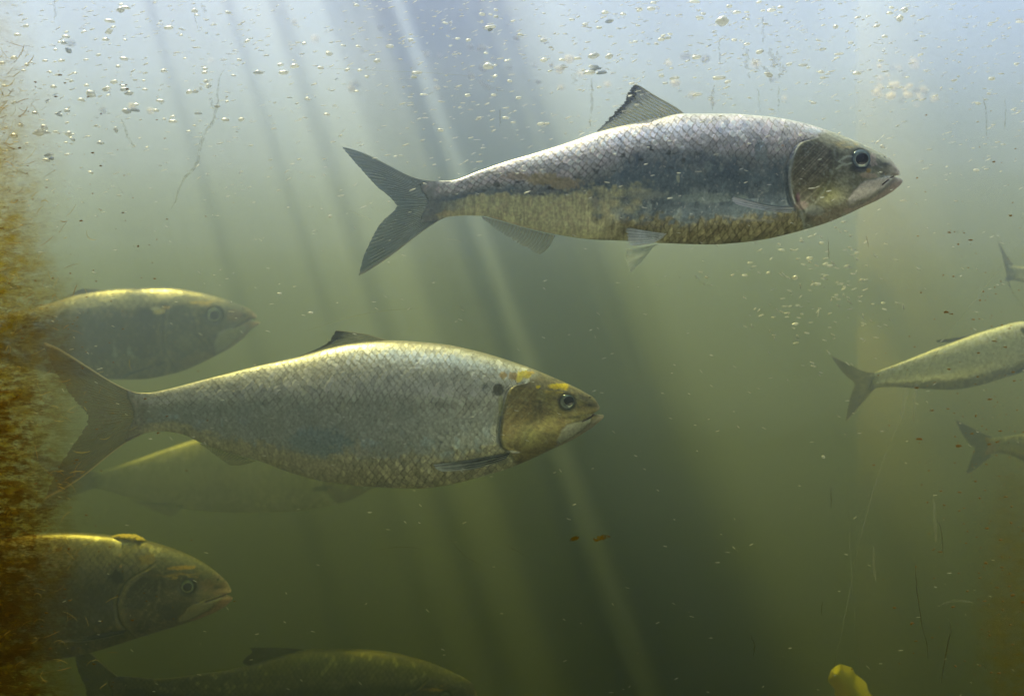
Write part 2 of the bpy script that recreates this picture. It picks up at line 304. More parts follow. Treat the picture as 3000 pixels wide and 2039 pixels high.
def shad_skin(pal):
    def f(sp, X, Z, T, B):
        u = sp['unit']; D = B - T; r = (Z - T) / np.maximum(D, 1); L = sp['front_x'] - sp['tail_x']; fx = (X - sp['tail_x']) / L
        mid = T + D * .45
        n1 = fbm(X / (60 * u), Z / (40 * u), 3); n2 = fbm(X / (14 * u), Z / (14 * u), 11); n3 = fbm(X / (5 * u), Z / (22 * u), 23); n4 = fbm(X / (5 * u), Z / (5 * u), 33, 3)
        pitch = interp([(0, 15), (.25, 21), (.5, 27), (.8, 27)], fx) * u; cw = 21 * u
        h, e, rn = scales(X, Z, mid, cw, pitch)
        gy = [p[1] for p in sp['gill']]
        xo = interp([(p[1], p[0]) for p in sp['gill']], np.clip(Z, min(gy), max(gy)))
        xo = np.where(Z < min(gy), sp['gill'][0][0] + (min(gy) - Z) * 1.15, xo)
        xo = np.where(Z > max(gy), sp['gill'][-1][0] + (Z - max(gy)) * .5, xo)
        sf = 1 + 9 * sst(.24, .08, r); head = sst(-2.5 * u * sf, 2.5 * u * sf, X - xo + (n2 - .5) * 26 * u * sst(.24, .10, r))
        # ---- body pigment; the pale back also holds light falling from above
        lo, hi = pal['band']
        bandy = interp(pal['bandc'], fx)
        back = sst(.11, -.11, r - bandy + (n1 - .5) * .16 + (rn - .5) * pal.get('jag', .05))
        col = np.zeros(X.shape + (3,)); col[:] = pal['flank']
        col = mix(col, pal['flank2'], sst(.35, .7, n3 * .6 + n1 * .4)); 
        col = mix(col, pal['smudge'], sst(.56, .72, fbm(X / (22 * u), Z / (30 * u), 41)) * sst(.5, .66, r) * sst(.92, .8, r) * pal.get('smk', .6))
        low = sst(pal['lowy'] - .05, pal['lowy'] + .05, r + (n2 - .5) * .12 + (n1 - .5) * .1)
        col = mix(col, pal['low'], low); col = mix(col, pal['low2'], low * sst(.4, .62, n2))
        if 'rear' in pal:
            rear = sst(.47, .36, fx + (n1 - .5) * .3) * sst(.50, .60, r + (n2 - .5) * .15) * sst(.02, .12, fx)
            col = mix(col, pal['rear'], rear); col = mix(col, pal['rear2'], rear * sst(.45, .7, n2) * .8)
        sc = np.array(pal['scale']); scc = np.zeros_like(col); scc[:] = sc
        scc = mix(scc, pal['scale2'], sst(.3, .9, rn)); scc = mix(scc, pal['scale3'], sst(.45, .6, r / np.maximum(bandy, .1) * .6) * .8)
        col = col * (1 - back[..., None]) + scc * back[..., None]
        # dorsal ridge is darker
        col = mix(col, pal['ridge'], sst(pal.get('rw', .055), .0, r) * .8)
        # missing-scale patches along the band's lower edge
        if 'bare' in pal:
            bare = sst(.62, .70, fbm(X / (26 * u), Z / (16 * u), 77)) * sst(.10, .0, np.abs(r - bandy) - .05) * sst(.62, .5, fx) * sst(.06, .14, fx)
            col = mix(col, pal['bare'], bare * .9)
        # scale outlines
        lowsc = low * sst(.40, .55, fx) if pal.get('lowscales', 1) else 0 * low
        vis = np.clip(back * 1.0 + lowsc * .75 + pal.get('flanksc', .15), 0, 1) * sst(.02, .06, fx)
        vis = vis * sst(.0, .04, r)
        e = e * (.6 + .5 * sst(.3, .7, fbm(X / (18 * u), Z / (18 * u), 131)))
        edgec = col * pal.get('edgek', .42)
        col = col * (1 - (e * vis)[..., None]) + edgec * (e * vis)[..., None]
        col = col * (1 + (rn - .5)[..., None] * .55 * vis[..., None]) * (1 + .55 * (sst(.88, .95, rn) * back * vis * sst(.2, .7, h))[..., None]) * (1 + (h - .5)[..., None] * .22 * vis[..., None])  # random brighter scales, flashes of light put into the colour
        col = mix(col, np.array(pal['scale']) * 1.1, sst(.72, .8, n4) * .35 * (1 - low))
        # vertical streaks on the flank
        col = col * (1 + (n3 - .5)[..., None] * pal.get('streak', .5) * (1 - back)[..., None])
        H = (h - .5) * (1.2 + 1.6 * rn) * u * vis + (n2 - .5) * 1.2 * u
        sil = .25 + .75 * back + pal.get('fsil', .25) * (1 - low) * (1 - back); sil = sil * (1 - e * vis * .7) * (1 - .6 * sst(.09, .0, r))
        # ---- tail stalk
        tailend = sst(.065, .012, fx + (n2 - .5) * .05 + .02 * sst(.35, .0, r)); col = mix(col, pal['stalk'], tailend * .95); sil = sil * (1 - .9 * tailend); H = H * (1 - .8 * tailend)
        sp_ = sst(.70, .80, n2) * sst(.09, .03, fx); col = mix(col, (.75, .62, .5), sp_ * .45)
        # ---- head
        hc = np.zeros_like(col); hc[:] = pal['head']
        ex, ey = sp['eye'][:2]; er = sp['eye'][2]
        hl = np.clip((X - xo) / np.maximum(sp['front_x'] - xo, 1), 0, 1)
        hc = mix(hc, pal['head2'], sst(.35, .65, fbm(X / (30 * u), Z / (22 * u), 51)))
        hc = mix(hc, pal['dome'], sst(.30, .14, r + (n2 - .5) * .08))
        hc = mix(hc, pal['gold'], sst(.5, .66, fbm(X / (20 * u), Z / (7 * u), 61)) * np.exp(-((Z - (ey - 1.55 * er)) / (9 * u)) ** 2) * np.exp(-((X - (ex - 1.1 * er)) / (45 * u)) ** 2) * 1.0)
        gc = sp['gillc']; gcov = polymask(X + (n1 - .5) * 14 * u, Z + (n2 - .5) * 14 * u, gc, 6 * u)
        hc = mix(hc, pal['cover'], gcov * .92); hc = mix(hc, pal['cover2'], gcov * sst(.5, .7, fbm(X / (26 * u) + Z / (30 * u), (Z + X) / (5 * u), 71)) * .55)
        cheek = np.exp(-(((X - sp['cheek'][0]) / (34 * u)) ** 2 + ((Z - sp['cheek'][1]) / (30 * u)) ** 2)); hc = mix(hc, pal['cheek'], cheek * .75)
        ck = np.exp(-(((X - sp['cheek'][0] - 30 * u) / (26 * u)) ** 2 + ((Z - sp['cheek'][1] + 40 * u) / (22 * u)) ** 2)); hc = mix(hc, pal['head'], ck * .5)
        thr = sst(.80, .95, r) * sst(.0, .2, hl); hc = mix(hc, pal['throat'], thr * .75)
        pre = segdist(X + (n2 - .5) * 6 * u, Z, sp['preop']); hc = mix(hc, pal['line'], sst(6 * u, 1 * u, pre) * .35 * sst(.35, .6, n2))
        hc = hc * (1 - .30 * (sst(11 * u, 2 * u, np.abs(pre - 8 * u)))[..., None])
        hc = hc * (.62 + .76 * fbm((X + .5 * Z) / (13 * u), (Z - .5 * X) / (4.5 * u), 141, 3))[..., None]; hc = mix(hc, pal['line'], sst(.66, .8, fbm(X / (9 * u), Z / (9 * u), 151, 3)) * .45)
        # streaky veins behind the eye
        vein = sst(.64, .7, fbm((X + Z * .6) / (16 * u), (Z - X * .6) / (5 * u), 81)) * np.exp(-(((X - ex + 2.1 * er) / (22 * u)) ** 2 + ((Z - ey - .3 * er) / (22 * u)) ** 2)); hc = mix(hc, pal['line'], vein * .7)
        # snout and lips
        xs = sst(70 * u, 14 * u, sp['front_x'] - X); hc = mix(hc, pal['snout'], xs * sst(.15, .5, n2 + .2) * pal.get('snk', .8))
        tip = sst(26 * u, 10 * u, sp['front_x'] - X); hc = mix(hc, pal['lip'], tip * .9)
        ds = np.exp(-(((X - sp['nostril'][0] + 2 * u) / (16 * u)) ** 2 + ((Z - sp['nostril'][1] - 22 * u) / (6 * u)) ** 2)); hc = mix(hc, (.05, .055, .06), ds * .75)
        nz = np.exp(-(((X - sp['nostril'][0]) / (4 * u)) ** 2 + ((Z - sp['nostril'][1]) / (3 * u)) ** 2)); hc = mix(hc, (.01, .015, .03), sst(.3, .7, nz))
        nb = np.exp(-(((X - sp['nostril'][0] - 10 * u) / (12 * u)) ** 2 + ((Z - sp['nostril'][1] - 5 * u) / (5 * u)) ** 2)); hc = mix(hc, pal['line'], nb * .6)
        # jaw bone
        mx = polymask(X + (n2 - .5) * 5 * u, Z + (n2 - .5) * 5 * u, sp['maxilla'], 4 * u); hc = mix(hc, pal['jaw'], mx * .95)
        mx2 = sst(6 * u, 1.5 * u, segdist(X, Z, sp['jawline'])); hc = mix(hc, np.array(pal['jaw']) * .45, mx2 * .65)
        jl = polymask(X, Z, sp['lowerjaw'], 5 * u); hc = mix(hc, pal['ljaw'], jl * .8 * (1 - mx))
        ring = np.hypot(X - ex, Z - ey); hc = mix(hc, (.04, .05, .06), sst(1.55 * er, 1.05 * er, ring) * .7)
        hH = -5 * u * sst(1.3 * er, .9 * er, ring) + 2.2 * u * mx + 1.5 * u * sst(0, 14 * u, X - xo) * 0
        # raised gill cover edge with a groove behind it
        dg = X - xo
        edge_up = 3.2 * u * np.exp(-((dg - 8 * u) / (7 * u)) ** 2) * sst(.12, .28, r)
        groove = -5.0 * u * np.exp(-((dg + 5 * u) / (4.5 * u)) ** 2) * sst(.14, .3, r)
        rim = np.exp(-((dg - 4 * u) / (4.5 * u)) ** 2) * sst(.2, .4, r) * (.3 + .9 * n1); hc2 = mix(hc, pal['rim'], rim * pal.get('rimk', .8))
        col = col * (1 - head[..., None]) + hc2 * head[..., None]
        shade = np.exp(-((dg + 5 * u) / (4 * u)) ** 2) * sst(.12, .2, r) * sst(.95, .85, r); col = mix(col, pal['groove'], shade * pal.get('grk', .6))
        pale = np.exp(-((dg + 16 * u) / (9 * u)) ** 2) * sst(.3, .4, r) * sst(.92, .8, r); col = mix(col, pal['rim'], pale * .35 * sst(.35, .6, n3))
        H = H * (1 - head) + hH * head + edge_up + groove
        # mouth cleft
        ml = segdist(X, Z, sp['mouth']); H = H - 7 * u * sst(3.6 * u, .5 * u, ml); col = mix(col, (.10, .05, .05), sst(3.0 * u, .8 * u, ml) * .85)
        sil = sil * (1 - head) + (.45 + .3 * sst(.4, .7, n2)) * head
        for (x, y, rx, ry, c, k) in sp.get('spots', ()):
            q = np.exp(-(((X - x + (n2 - .5) * rx) / rx) ** 2 + ((Z - y + (n4 - .5) * ry) / ry) ** 2)); m = sst(.25, .6, q) * k
            col = mix(col, c, m); H = H + sp.get('spoth', 0) * m * u
        for (pts, wd, c, k) in sp.get('marks', ()):
            m = sst(wd * 1.6, wd * .3, segdist(X + (n4 - .5) * 8 * u, Z + (n2 - .5) * 8 * u, pts)) * k; col = mix(col, c, m); H = H + 1.2 * u * m
        return H, col, sil
    return f

def coons(base, outer, e0, e1, nu, nv):
    b = poly(base, nu); o = poly(outer, nu); l = poly(e0, nv); r = poly(e1, nv)
    U = np.linspace(0, 1, nu)[:, None, None]; V = np.linspace(0, 1, nv)[None, :, None]
    return (1 - V) * b[:, None] + V * o[:, None] + (1 - U) * l[None] + U * r[None] - ((1 - U) * (1 - V) * b[0] + U * (1 - V) * b[-1] + (1 - U) * V * o[0] + U * V * o[-1])
def fin(name, root, Y, off, base, outer, e0=None, e1=None, rays=14, nu=150, nv=44, ray=(.3, .3, .25), mem=(.3, .32, .3), tip=None, tipk=.8, op=(.9, .7), th=(2.2, .5), lean=(0, 0), u=1, rag=4, lead=None, fade=1.0, split=2, seed=0, fleshy=0, rootc=None):
    e0 = e0 or [base[0], outer[0]]; e1 = e1 or [base[-1], outer[-1]]
    G = coons(base, outer, e0, e1, nu, nv); U = np.linspace(0, 1, nu)[:, None] + 0 * G[..., 0]; V = np.linspace(0, 1, nv)[None, :] + 0 * G[..., 0]
    ph = U * rays; nb = fbm(U * rays * .7 + seed, V * 3, 91 + seed)
    rr = np.abs(((ph + (nb - .5) * .25 * V) % 1) - .5) * 2
    rb = 1 - sst(.0, .55, rr); ph2 = ph * split; rr2 = np.abs((ph2 % 1) - .5) * 2; rb2 = 1 - sst(.0, .6, rr2)
    R = np.maximum(rb * (1 - .45 * V), rb2 * sst(.35, .7, V) * .8) ** .8
    # ragged outer edge
    k_ = (noise(U * rays * 3.1, 0 * U, 7 + seed) - .5) * rag * u + (R[:, -1:] - .4) * rag * .6 * u
    dirv = G[:, -1:] - G[:, -2:-1]; dirv = dirv / (np.linalg.norm(dirv, axis=-1, keepdims=True) + 1e-6)
    G = G + dirv * (k_ * V ** 6)[..., None]
    t = (th[0] * (1 - V) + th[1] * V) * u * (.55 + .6 * R) * .5
    if fleshy: t = t + fleshy * u * (1 - V) ** 5 * np.sqrt(np.clip(4 * U * (1 - U), 0, 1)) * (.9 + .25 * (nb - .5))
    t[0] *= .3; t[-1] *= .3; t[:, -1] *= .15
    k = Y / FP; cy = Y + off + (lean[0] * V + lean[1] * V * (U - .5)) * k + .0 * V
    wob = (np.sin(U * 9 + seed) * 1.6 * u * V) * k
    def P(s): return np.stack([(G[..., 0] - 1500) * k, cy + wob + s * t * k, (1019.5 - G[..., 1]) * k], -1)
    n = nu * nv; F = gridfaces(nu, nv); F2 = F[:, ::-1] + n
    V3 = np.concatenate([P(-1).reshape(-1, 3), P(1).reshape(-1, 3)])
    ids = np.arange(n).reshape(nu, nv); bd = np.concatenate([ids[:, 0], ids[-1, 1:], ids[-2::-1, -1], ids[0, -2:0:-1]]); nx_ = np.roll(bd, -1)
    side = np.stack([bd, nx_, nx_ + n, bd + n], -1)
    me = npmesh(name, V3, np.concatenate([F, F2, side[:, ::-1]]))
    col = np.zeros(G.shape[:2] + (3,)); col[:] = mem; col = mix(col, ray, R)
    if rootc is not None: col = mix(col, rootc, sst(.30, .04, V + (nb - .5) * .14))
    dn = fbm(U * rays * .8, V * 9, 95 + seed); col = col * (1 + (dn - .5)[..., None] * .7)
    opx = op[0] * (1 - V) + op[1] * V; opx = opx * (.55 + .45 * R); opx = np.maximum(opx, sst(.3, .1, V) * (1 if rootc is not None else 0)) * (1 - (1 - fade) * sst(.6, 1, V)) * (.85 + .3 * (dn))
    if tip is not None:
        m = sst(.5, .95, V + (dn - .5) * .4) * tipk; col = mix(col, tip, m); opx = np.maximum(opx, m * .85)
    if lead is not None:
        for uu, cc in lead:
            m = sst(.035, .01, np.abs(U - uu)); col = mix(col, cc, m * .85); opx = np.maximum(opx, m * .9)
    c = col.reshape(-1, 3); setcol(me, 'pigment', np.clip(np.concatenate([c, c]), 0, 1)); o_ = np.clip(opx, 0, 1).reshape(-1); setval(me, 'opacity', np.concatenate([o_, o_]))
    return link(name, me, M_FIN, root)

def eye(root, Y, yfront, x, y, r, iris=(.55, .6, .55), sx=.0, pr=.5, px=0, py=0):
    k = Y / FP; nr, na = 26, 56; V = []; cols = []
    ctr = np.array([(x - 1500) * k, yfront, (1019.5 - y) * k])
    rho = np.linspace(0, 1, nr); a = np.linspace(0, 2 * math.pi, na, endpoint=False)
    Rr, A = np.meshgrid(rho, a, indexing='ij')
    dome = np.sqrt(np.clip(1 - (Rr * .98) ** 2, 0, 1)) * .38
    P = np.stack([ctr[0] + Rr * np.cos(A) * r * k, ctr[1] - (dome - .05) * r * k, ctr[2] + Rr * np.sin(A) * r * k], -1)
    c = np.zeros(Rr.shape + (3,)); c[:] = iris; nn = fbm(np.cos(A) * 3 + 9, np.sin(A) * 3 + Rr * 4, 7); c = c * (.7 + .6 * nn[..., None])
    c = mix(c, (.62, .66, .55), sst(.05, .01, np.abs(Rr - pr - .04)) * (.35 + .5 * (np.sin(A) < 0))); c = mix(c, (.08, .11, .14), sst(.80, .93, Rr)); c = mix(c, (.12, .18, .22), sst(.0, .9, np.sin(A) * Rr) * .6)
    back = P.copy(); back[..., 1] = ctr[1] + .25 * r * k * np.sqrt(np.clip(1 - Rr ** 2, 0, 1))
    Vv = np.concatenate([P.reshape(-1, 3), back.reshape(-1, 3)]); n = nr * na; F = gridfaces(nr, na, True)
    me = npmesh('eye', Vv, np.concatenate([F, F[:, ::-1] + n])); cc = c.reshape(-1, 3); setcol(me, 'pigment', np.concatenate([cc, cc])); setval(me, 'silver', np.full(2 * n, .5))
    e = link('eye', me, M_EYE, root)
    rho = rho * pr; Rr, A = np.meshgrid(rho, a, indexing='ij'); dome = np.sqrt(np.clip(1 - ((Rr) * .98) ** 2, 0, 1)) * .38
    c2 = ctr + np.array([px * r * k, 0, -py * r * k]); jag = 1 + .06 * np.sin(A * 2 + 1)
    P = np.stack([c2[0] + Rr * jag * np.cos(A) * r * k, c2[1] - (dome - .05) * r * k - .035 * r * k * (1 - (Rr / pr) ** 6) - .0001, c2[2] + Rr * jag * np.sin(A) * r * k], -1); back = P.copy(); back[..., 1] += .06 * r * k
    p = link('pupil', npmesh('pupil', np.concatenate([P.reshape(-1, 3), back.reshape(-1, 3)]), np.concatenate([F, F[:, ::-1] + n])), M_PUPIL, None); p.parent = e
    return e
M_EYE = fishmat('eye_iris', .5, .12)
# ---- the two near fish, traced in photograph pixels
A = dict(tail_x=1232, front_x=2644, unit=1.0, fat=.95,
    top=[(1232, 538), (1260, 531), (1322, 529), (1402, 502), (1485, 473), (1567, 449), (1670, 416), (1752, 387), (1853, 362), (1935, 345), (2001, 334), (2120, 334), (2244, 342), (2347, 360), (2429, 385), (2511, 416), (2573, 446), (2606, 463), (2630, 482), (2650, 500)],
    bot=[(1232, 655), (1279, 648), (1312, 636), (1361, 632), (1415, 633), (1444, 640), (1546, 669), (1629, 687), (1732, 702), (1832, 706), (1947, 713), (2079, 717), (2161, 712), (2244, 701), (2326, 682), (2408, 658), (2470, 634), (2532, 605), (2573, 586), (2610, 565), (2650, 542)],
    front=[(0, 2606), (.12, 2624), (.28, 2637), (.40, 2636), (.47, 2626), (.51, 2618), (.55, 2630), (.62, 2642), (.75, 2645), (.9, 2636), (1, 2615)],
    gill=[(2373, 416), (2327, 432), (2307, 457), (2294, 492), (2288, 528), (2292, 566), (2302, 599), (2327, 627)],
    gillc=[(2330, 440), (2380, 425), (2420, 452), (2418, 500), (2395, 555), (2375, 600), (2340, 612), (2308, 580), (2300, 520), (2312, 465)],
    preop=[(2426, 452), (2421, 503), (2412, 541), (2390, 580), (2372, 606), (2362, 640)],
    eye=(2508, 475, 27), nostril=(2588, 463), cheek=(2410, 575),
    maxilla=[(2517, 540), (2560, 528), (2600, 520), (2606, 530), (2575, 556), (2540, 582), (2500, 592), (2478, 606), (2470, 592), (2484, 568)],
    jawline=[(2470, 600), (2484, 612), (2530, 592), (2580, 560), (2612, 535)],
    lowerjaw=[(2462, 616), (2500, 612), (2560, 580), (2612, 540), (2640, 528), (2642, 545), (2590, 575), (2520, 608), (2470, 630)],
    mouth=[(2640, 517), (2618, 517), (2604, 524), (2575, 545)],
    spots=[(2060, 500, 16, 18, (.36, .44, .5), .6), (2096, 505, 7, 14, (.42, .5, .54), .5), (1974, 535, 5, 14, (.65, .7, .6), .8), (2275, 440, 4, 4, (.8, .6, .45), .9), (2212, 455, 18, 34, (.35, .45, .5), .6), (1890, 580, 60, 16, (.5, .55, .52), .55), (2060, 590, 110, 14, (.42, .52, .55), .6), (1740, 602, 9, 16, (.6, .58, .5), .7), (2330, 610, 26, 12, (.55, .42, .42), .6), (2370, 625, 34, 14, (.45, .5, .5), .6), (2320, 588, 8, 14, (.22, .10, .16), .7), (2500, 505, 34, 10, (.03, .035, .05), .5), (2530, 522, 26, 9, (.62, .50, .42), .7), (2530, 508, 8, 7, (.6, .4, .1), .7), (2545, 475, 14, 22, (.62, .52, .50), .7), (1510, 520, 40, 12, (.66, .52, .40), .7), (1585, 530, 50, 18, (.62, .52, .30), .8), (1650, 545, 50, 18, (.62, .52, .34), .8), (2370, 392, 30, 10, (.75, .8, .85), .8)],
    marks=[([(1440, 640), (1500, 656), (1560, 676), (1620, 688)], 5, (.8, .72, .5), .8), ([(2440, 483), (2462, 468), (2480, 466)], 3, (.6, .66, .6), .8), ([(2430, 505), (2455, 492), (2476, 488)], 3, (.6, .66, .6), .8), ([(2110, 640), (2180, 652), (2250, 655)], 4, (.5, .52, .5), .5)])
palA = dict(band=(0, 0), bandc=[(0, .42), (.12, .42), (.30, .50), (.38, .42), (.46, .32), (.7, .40), (1, .36)], jag=.09,
    scale=(.84, .82, .86), scale2=(.78, .70, .74), scale3=(.52, .55, .56), ridge=(.50, .55, .54), flank=(.25, .33, .41), flank2=(.14, .19, .25), smudge=(.44, .52, .58),
    lowy=.84, low=(.34, .31, .19), low2=(.48, .45, .27), rear=(.80, .80, .52), rear2=(.72, .68, .46), bare=(.16, .18, .18), edgek=.34, stalk=(.34, .38, .40), streak=.9, flanksc=.12,
    head=(.40, .41, .32), head2=(.26, .27, .21), dome=(.46, .47, .38), gold=(.72, .60, .30), cover=(.20, .195, .155), cover2=(.50, .47, .37), cheek=(.60, .60, .28), throat=(.55, .46, .34), line=(.52, .58, .55),
    snout=(.58, .50, .46), lip=(.86, .78, .78), jaw=(.80, .76, .75), ljaw=(.58, .46, .42), rim=(.62, .68, .70), groove=(.14, .17, .19), grk=.5)
B = dict(tail_x=372, front_x=1769, unit=1.0, fat=1.0,
    top=[(372, 1140), (404, 1150), (430, 1151), (491, 1140), (552, 1124), (635, 1102), (758, 1071), (882, 1043), (960, 1020), (1040, 1004), (1145, 997), (1207, 1000), (1309, 1010), (1411, 1032), (1493, 1057), (1554, 1078), (1636, 1112), (1697, 1140), (1738, 1164), (1765, 1182), (1780, 1194)],
    bot=[(372, 1294), (388, 1285), (429, 1268), (470, 1263), (532, 1272), (594, 1299), (676, 1328), (758, 1350), (840, 1381), (923, 1405), (997, 1417), (1100, 1427), (1227, 1431), (1309, 1421), (1391, 1401), (1472, 1378), (1554, 1346), (1615, 1317), (1677, 1288), (1730, 1256), (1780, 1225)],
    front=[(0, 1740), (.14, 1752), (.30, 1757), (.42, 1752), (.50, 1744), (.545, 1739), (.60, 1758), (.68, 1769), (.80, 1768), (.92, 1757), (1, 1735)],
    gill=[(1537, 1121), (1506, 1128), (1489, 1145), (1478, 1183), (1469, 1227), (1466, 1271), (1473, 1305), (1489, 1316)],
    gillc=[(1496, 1150), (1535, 1125), (1570, 1145), (1560, 1190), (1535, 1240), (1520, 1268), (1495, 1280), (1476, 1262), (1474, 1205)],
    preop=[(1572, 1180), (1575, 1225), (1560, 1235), (1535, 1262), (1520, 1300)],
    eye=(1659, 1176, 21), nostril=(1728, 1164), cheek=(1550, 1270),
    maxilla=[(1700, 1232), (1730, 1224), (1728, 1238), (1698, 1262), (1662, 1284), (1634, 1300), (1632, 1284), (1644, 1257), (1661, 1240)],
    jawline=[(1632, 1292), (1640, 1302), (1680, 1278), (1722, 1248), (1742, 1226)],
    lowerjaw=[(1626, 1306), (1660, 1290), (1710, 1258), (1745, 1226), (1768, 1213), (1768, 1230), (1725, 1258), (1660, 1296), (1625, 1314)],
    mouth=[(1768, 1208), (1740, 1213), (1728, 1222), (1706, 1232)],
    spots=[(1460, 1139, 18, 18, (.09, .085, .06), .8), (1420, 1128, 10, 8, (.10, .10, .08), .5), (1640, 1130, 34, 9, (1, .78, .05), 1), (1576, 1131, 8, 5, (1, .8, .08), 1), (1520, 1105, 12, 15, (1, .80, .15), .95), (1538, 1096, 16, 12, (1, .80, .15), .95), (1475, 1098, 12, 12, (.62, .42, .14), .8), (1502, 1100, 12, 12, (.62, .42, .16), .8), (1555, 1091, 12, 5, (.75, .55, .14), .9), (1468, 1180, 8, 34, (.55, .58, .28), .6), (1060, 1300, 9, 30, (.66, .66, .52), .7), (1070, 1320, 24, 12, (.60, .60, .52), .6), (1018, 1183, 8, 16, (.62, .66, .55), .6), (950, 1290, 90, 44, (.30, .42, .48), .55), (1460, 1345, 46, 12, (.22, .27, .26), .5), (1225, 1200, 5, 12, (.5, .52, .42), .5)],
    marks=[([(1489, 1316), (1505, 1320), (1520, 1321)], 3, (.9, .9, .86), .9)])
palB = dict(band=(0, 0), bandc=[(0, .38), (.2, .36), (.45, .40), (.75, .42), (1, .36)], jag=.10,
    scale=(.92, .93, .90), scale2=(.84, .85, .78), scale3=(.70, .73, .64), ridge=(.28, .27, .20), flank=(.56, .61, .56), flank2=(.44, .49, .45), smudge=(.52, .64, .68), smk=.7,
    lowy=.78, low=(.58, .57, .38), low2=(.66, .65, .45), edgek=.5, stalk=(.36, .35, .27), streak=.5, flanksc=.35, lowscales=.4,
    head=(.44, .39, .15), head2=(.32, .27, .11), dome=(.34, .31, .21), gold=(.85, .66, .10), cover=(.33, .27, .11), cover2=(.56, .48, .22), cheek=(.58, .58, .22), throat=(.36, .30, .10), line=(.50, .50, .30),
    snout=(.34, .27, .14), snk=.6, lip=(.60, .52, .42), jaw=(.60, .62, .48), ljaw=(.56, .50, .36), rim=(.46, .46, .28), rimk=.5, groove=(.10, .11, .09), grk=.6)

def build(sp, pal, Y, label, nx, nv, off=0, root_name='fish'):
    sp = dict(sp); sp['skin'] = shad_skin(pal)
    cx = (sp['tail_x'] + sp['front_x']) / 2; zc = (interp(sp['top'], [cx])[0] + interp(sp['bot'], [cx])[0]) / 2
    root = empty(root_name, W(cx, zc, Y + off)); tag(root, label, 'fish', 'silvery fish swimming in the murky channel')
    me = bodymesh(sp, Y, nx, nv, off); link('body', me, M_FISH, root)
    n = len(me.vertices); co = np.empty(n * 3, dtype=np.float32); me.vertices.foreach_get('co', co); co = co.reshape(-1, 3)
    k = Y / FP
    def front_y(x, y):
        p = np.array([(x - 1500) * k, (1019.5 - y) * k]); d = np.hypot(co[:, 0] - p[0], co[:, 2] - p[1]); return co[np.argsort(d)[:12], 1].min()
    return root, front_y

def fish_A():
    Y = .842; r, fy = build(A, palA, Y, 'largest fish near the surface, pink silver scales above a dark slate flank, white jaw', 620, 170)
    eye(r, Y, fy(2508, 475) - .0004, 2508, 475, 28, (.20, .27, .30), pr=.62, px=.04)
    fin('tail_fin', r, Y, 0, [(1284, 529), (1290, 560), (1292, 592), (1290, 618), (1290, 644)], [(1001, 430), (1032, 467), (1073, 513), (1106, 550), (1135, 570), (1166, 603), (1156, 618), (1115, 652), (1086, 702), (1061, 763), (1051, 807)],
        [(1284, 529), (1250, 529), (1197, 516), (1115, 471), (1053, 443), (1001, 430)], [(1290, 644), (1262, 661), (1217, 694), (1156, 743), (1073, 798), (1051, 807)], rays=34, nu=340, nv=70, ray=(.14, .18, .22), mem=(.30, .37, .43), tip=(.20, .29, .38), tipk=.5, op=(1, .88), th=(4.5, 1.2), rag=3, lead=[(.0, (.45, .52, .56)), (1, (.45, .47, .46))], split=2)
    fin('dorsal_fin', r, Y, 0, [(2008, 336), (1955, 343), (1900, 354), (1853, 364), (1800, 375), (1748, 390)], [(1862, 248), (1850, 256), (1836, 284), (1826, 305), (1805, 325), (1788, 346), (1770, 364), (1748, 388)],
        [(2008, 336), (1986, 318), (1960, 303), (1913, 277), (1874, 251), (1862, 248)], [(1748, 390), (1747, 389)], rays=19, nu=260, nv=70, ray=(.62, .58, .30), mem=(.20, .25, .27), tip=(.045, .06, .075), tipk=.9, op=(.85, .62), th=(4, 1), rag=7, lead=[(0, (.55, .55, .42))], split=2, seed=3)
    fin('anal_fin', r, Y, 0, [(1627, 690), (1560, 675), (1500, 658), (1444, 642), (1410, 634)], [(1583, 746), (1546, 728), (1505, 703), (1470, 682), (1440, 662), (1415, 642)],
        [(1627, 690), (1612, 722), (1595, 738), (1583, 746)], None, rays=22, nu=220, nv=36, ray=(.50, .47, .34), mem=(.34, .37, .30), op=(.62, .32), th=(3, .8), rag=8, seed=5)
    fin('pelvic_fin', r, Y, -.012, [(1947, 690), (1940, 696), (1936, 702)], [(1832, 672), (1829, 690), (1831, 710), (1836, 731)],
        [(1947, 690), (1900, 684), (1832, 672)], [(1936, 702), (1900, 722), (1836, 731)], rays=6, nu=110, nv=50, ray=(1, 1, 1), mem=(.80, .87, .90), op=(1, .95), th=(5, 1), rag=8, lead=[(1, (.95, .97, 1))], lean=(-30, -50), split=2, fade=.6)
    fin('pelvic_fin', r, Y, .008, [(1938, 712), (1930, 713), (1920, 714)], [(1838, 728), (1836, 750), (1842, 780), (1852, 797)],
        [(1938, 712), (1890, 722), (1838, 728)], [(1920, 714), (1895, 755), (1852, 797)][::1], rays=9, nu=140, nv=50, ray=(.95, 1, 1), mem=(.70, .80, .80), op=(.98, .8), th=(4, 1), rag=8, split=3, fade=.5, seed=2)
    f0 = fy(2290, 626); f1 = fy(2140, 605)
    fin('pectoral_fin', r, Y, f0 - Y - .0015, [(2310, 616), (2304, 624), (2300, 634)], [(2129, 589), (2124, 600), (2130, 610), (2146, 617)],
        [(2310, 616), (2250, 616), (2190, 604), (2129, 589)], [(2300, 634), (2250, 632), (2190, 625), (2146, 617)], rays=4, nu=100, nv=70, ray=(1, 1, 1), mem=(.85, .92, .98), op=(1, 1), th=(9, 1.5), rag=3, tip=(1, 1, 1), tipk=.95, lean=((f1 - f0) / (Y / FP) - 20, -22), lead=[(.5, (.12, .14, .18))], split=2)
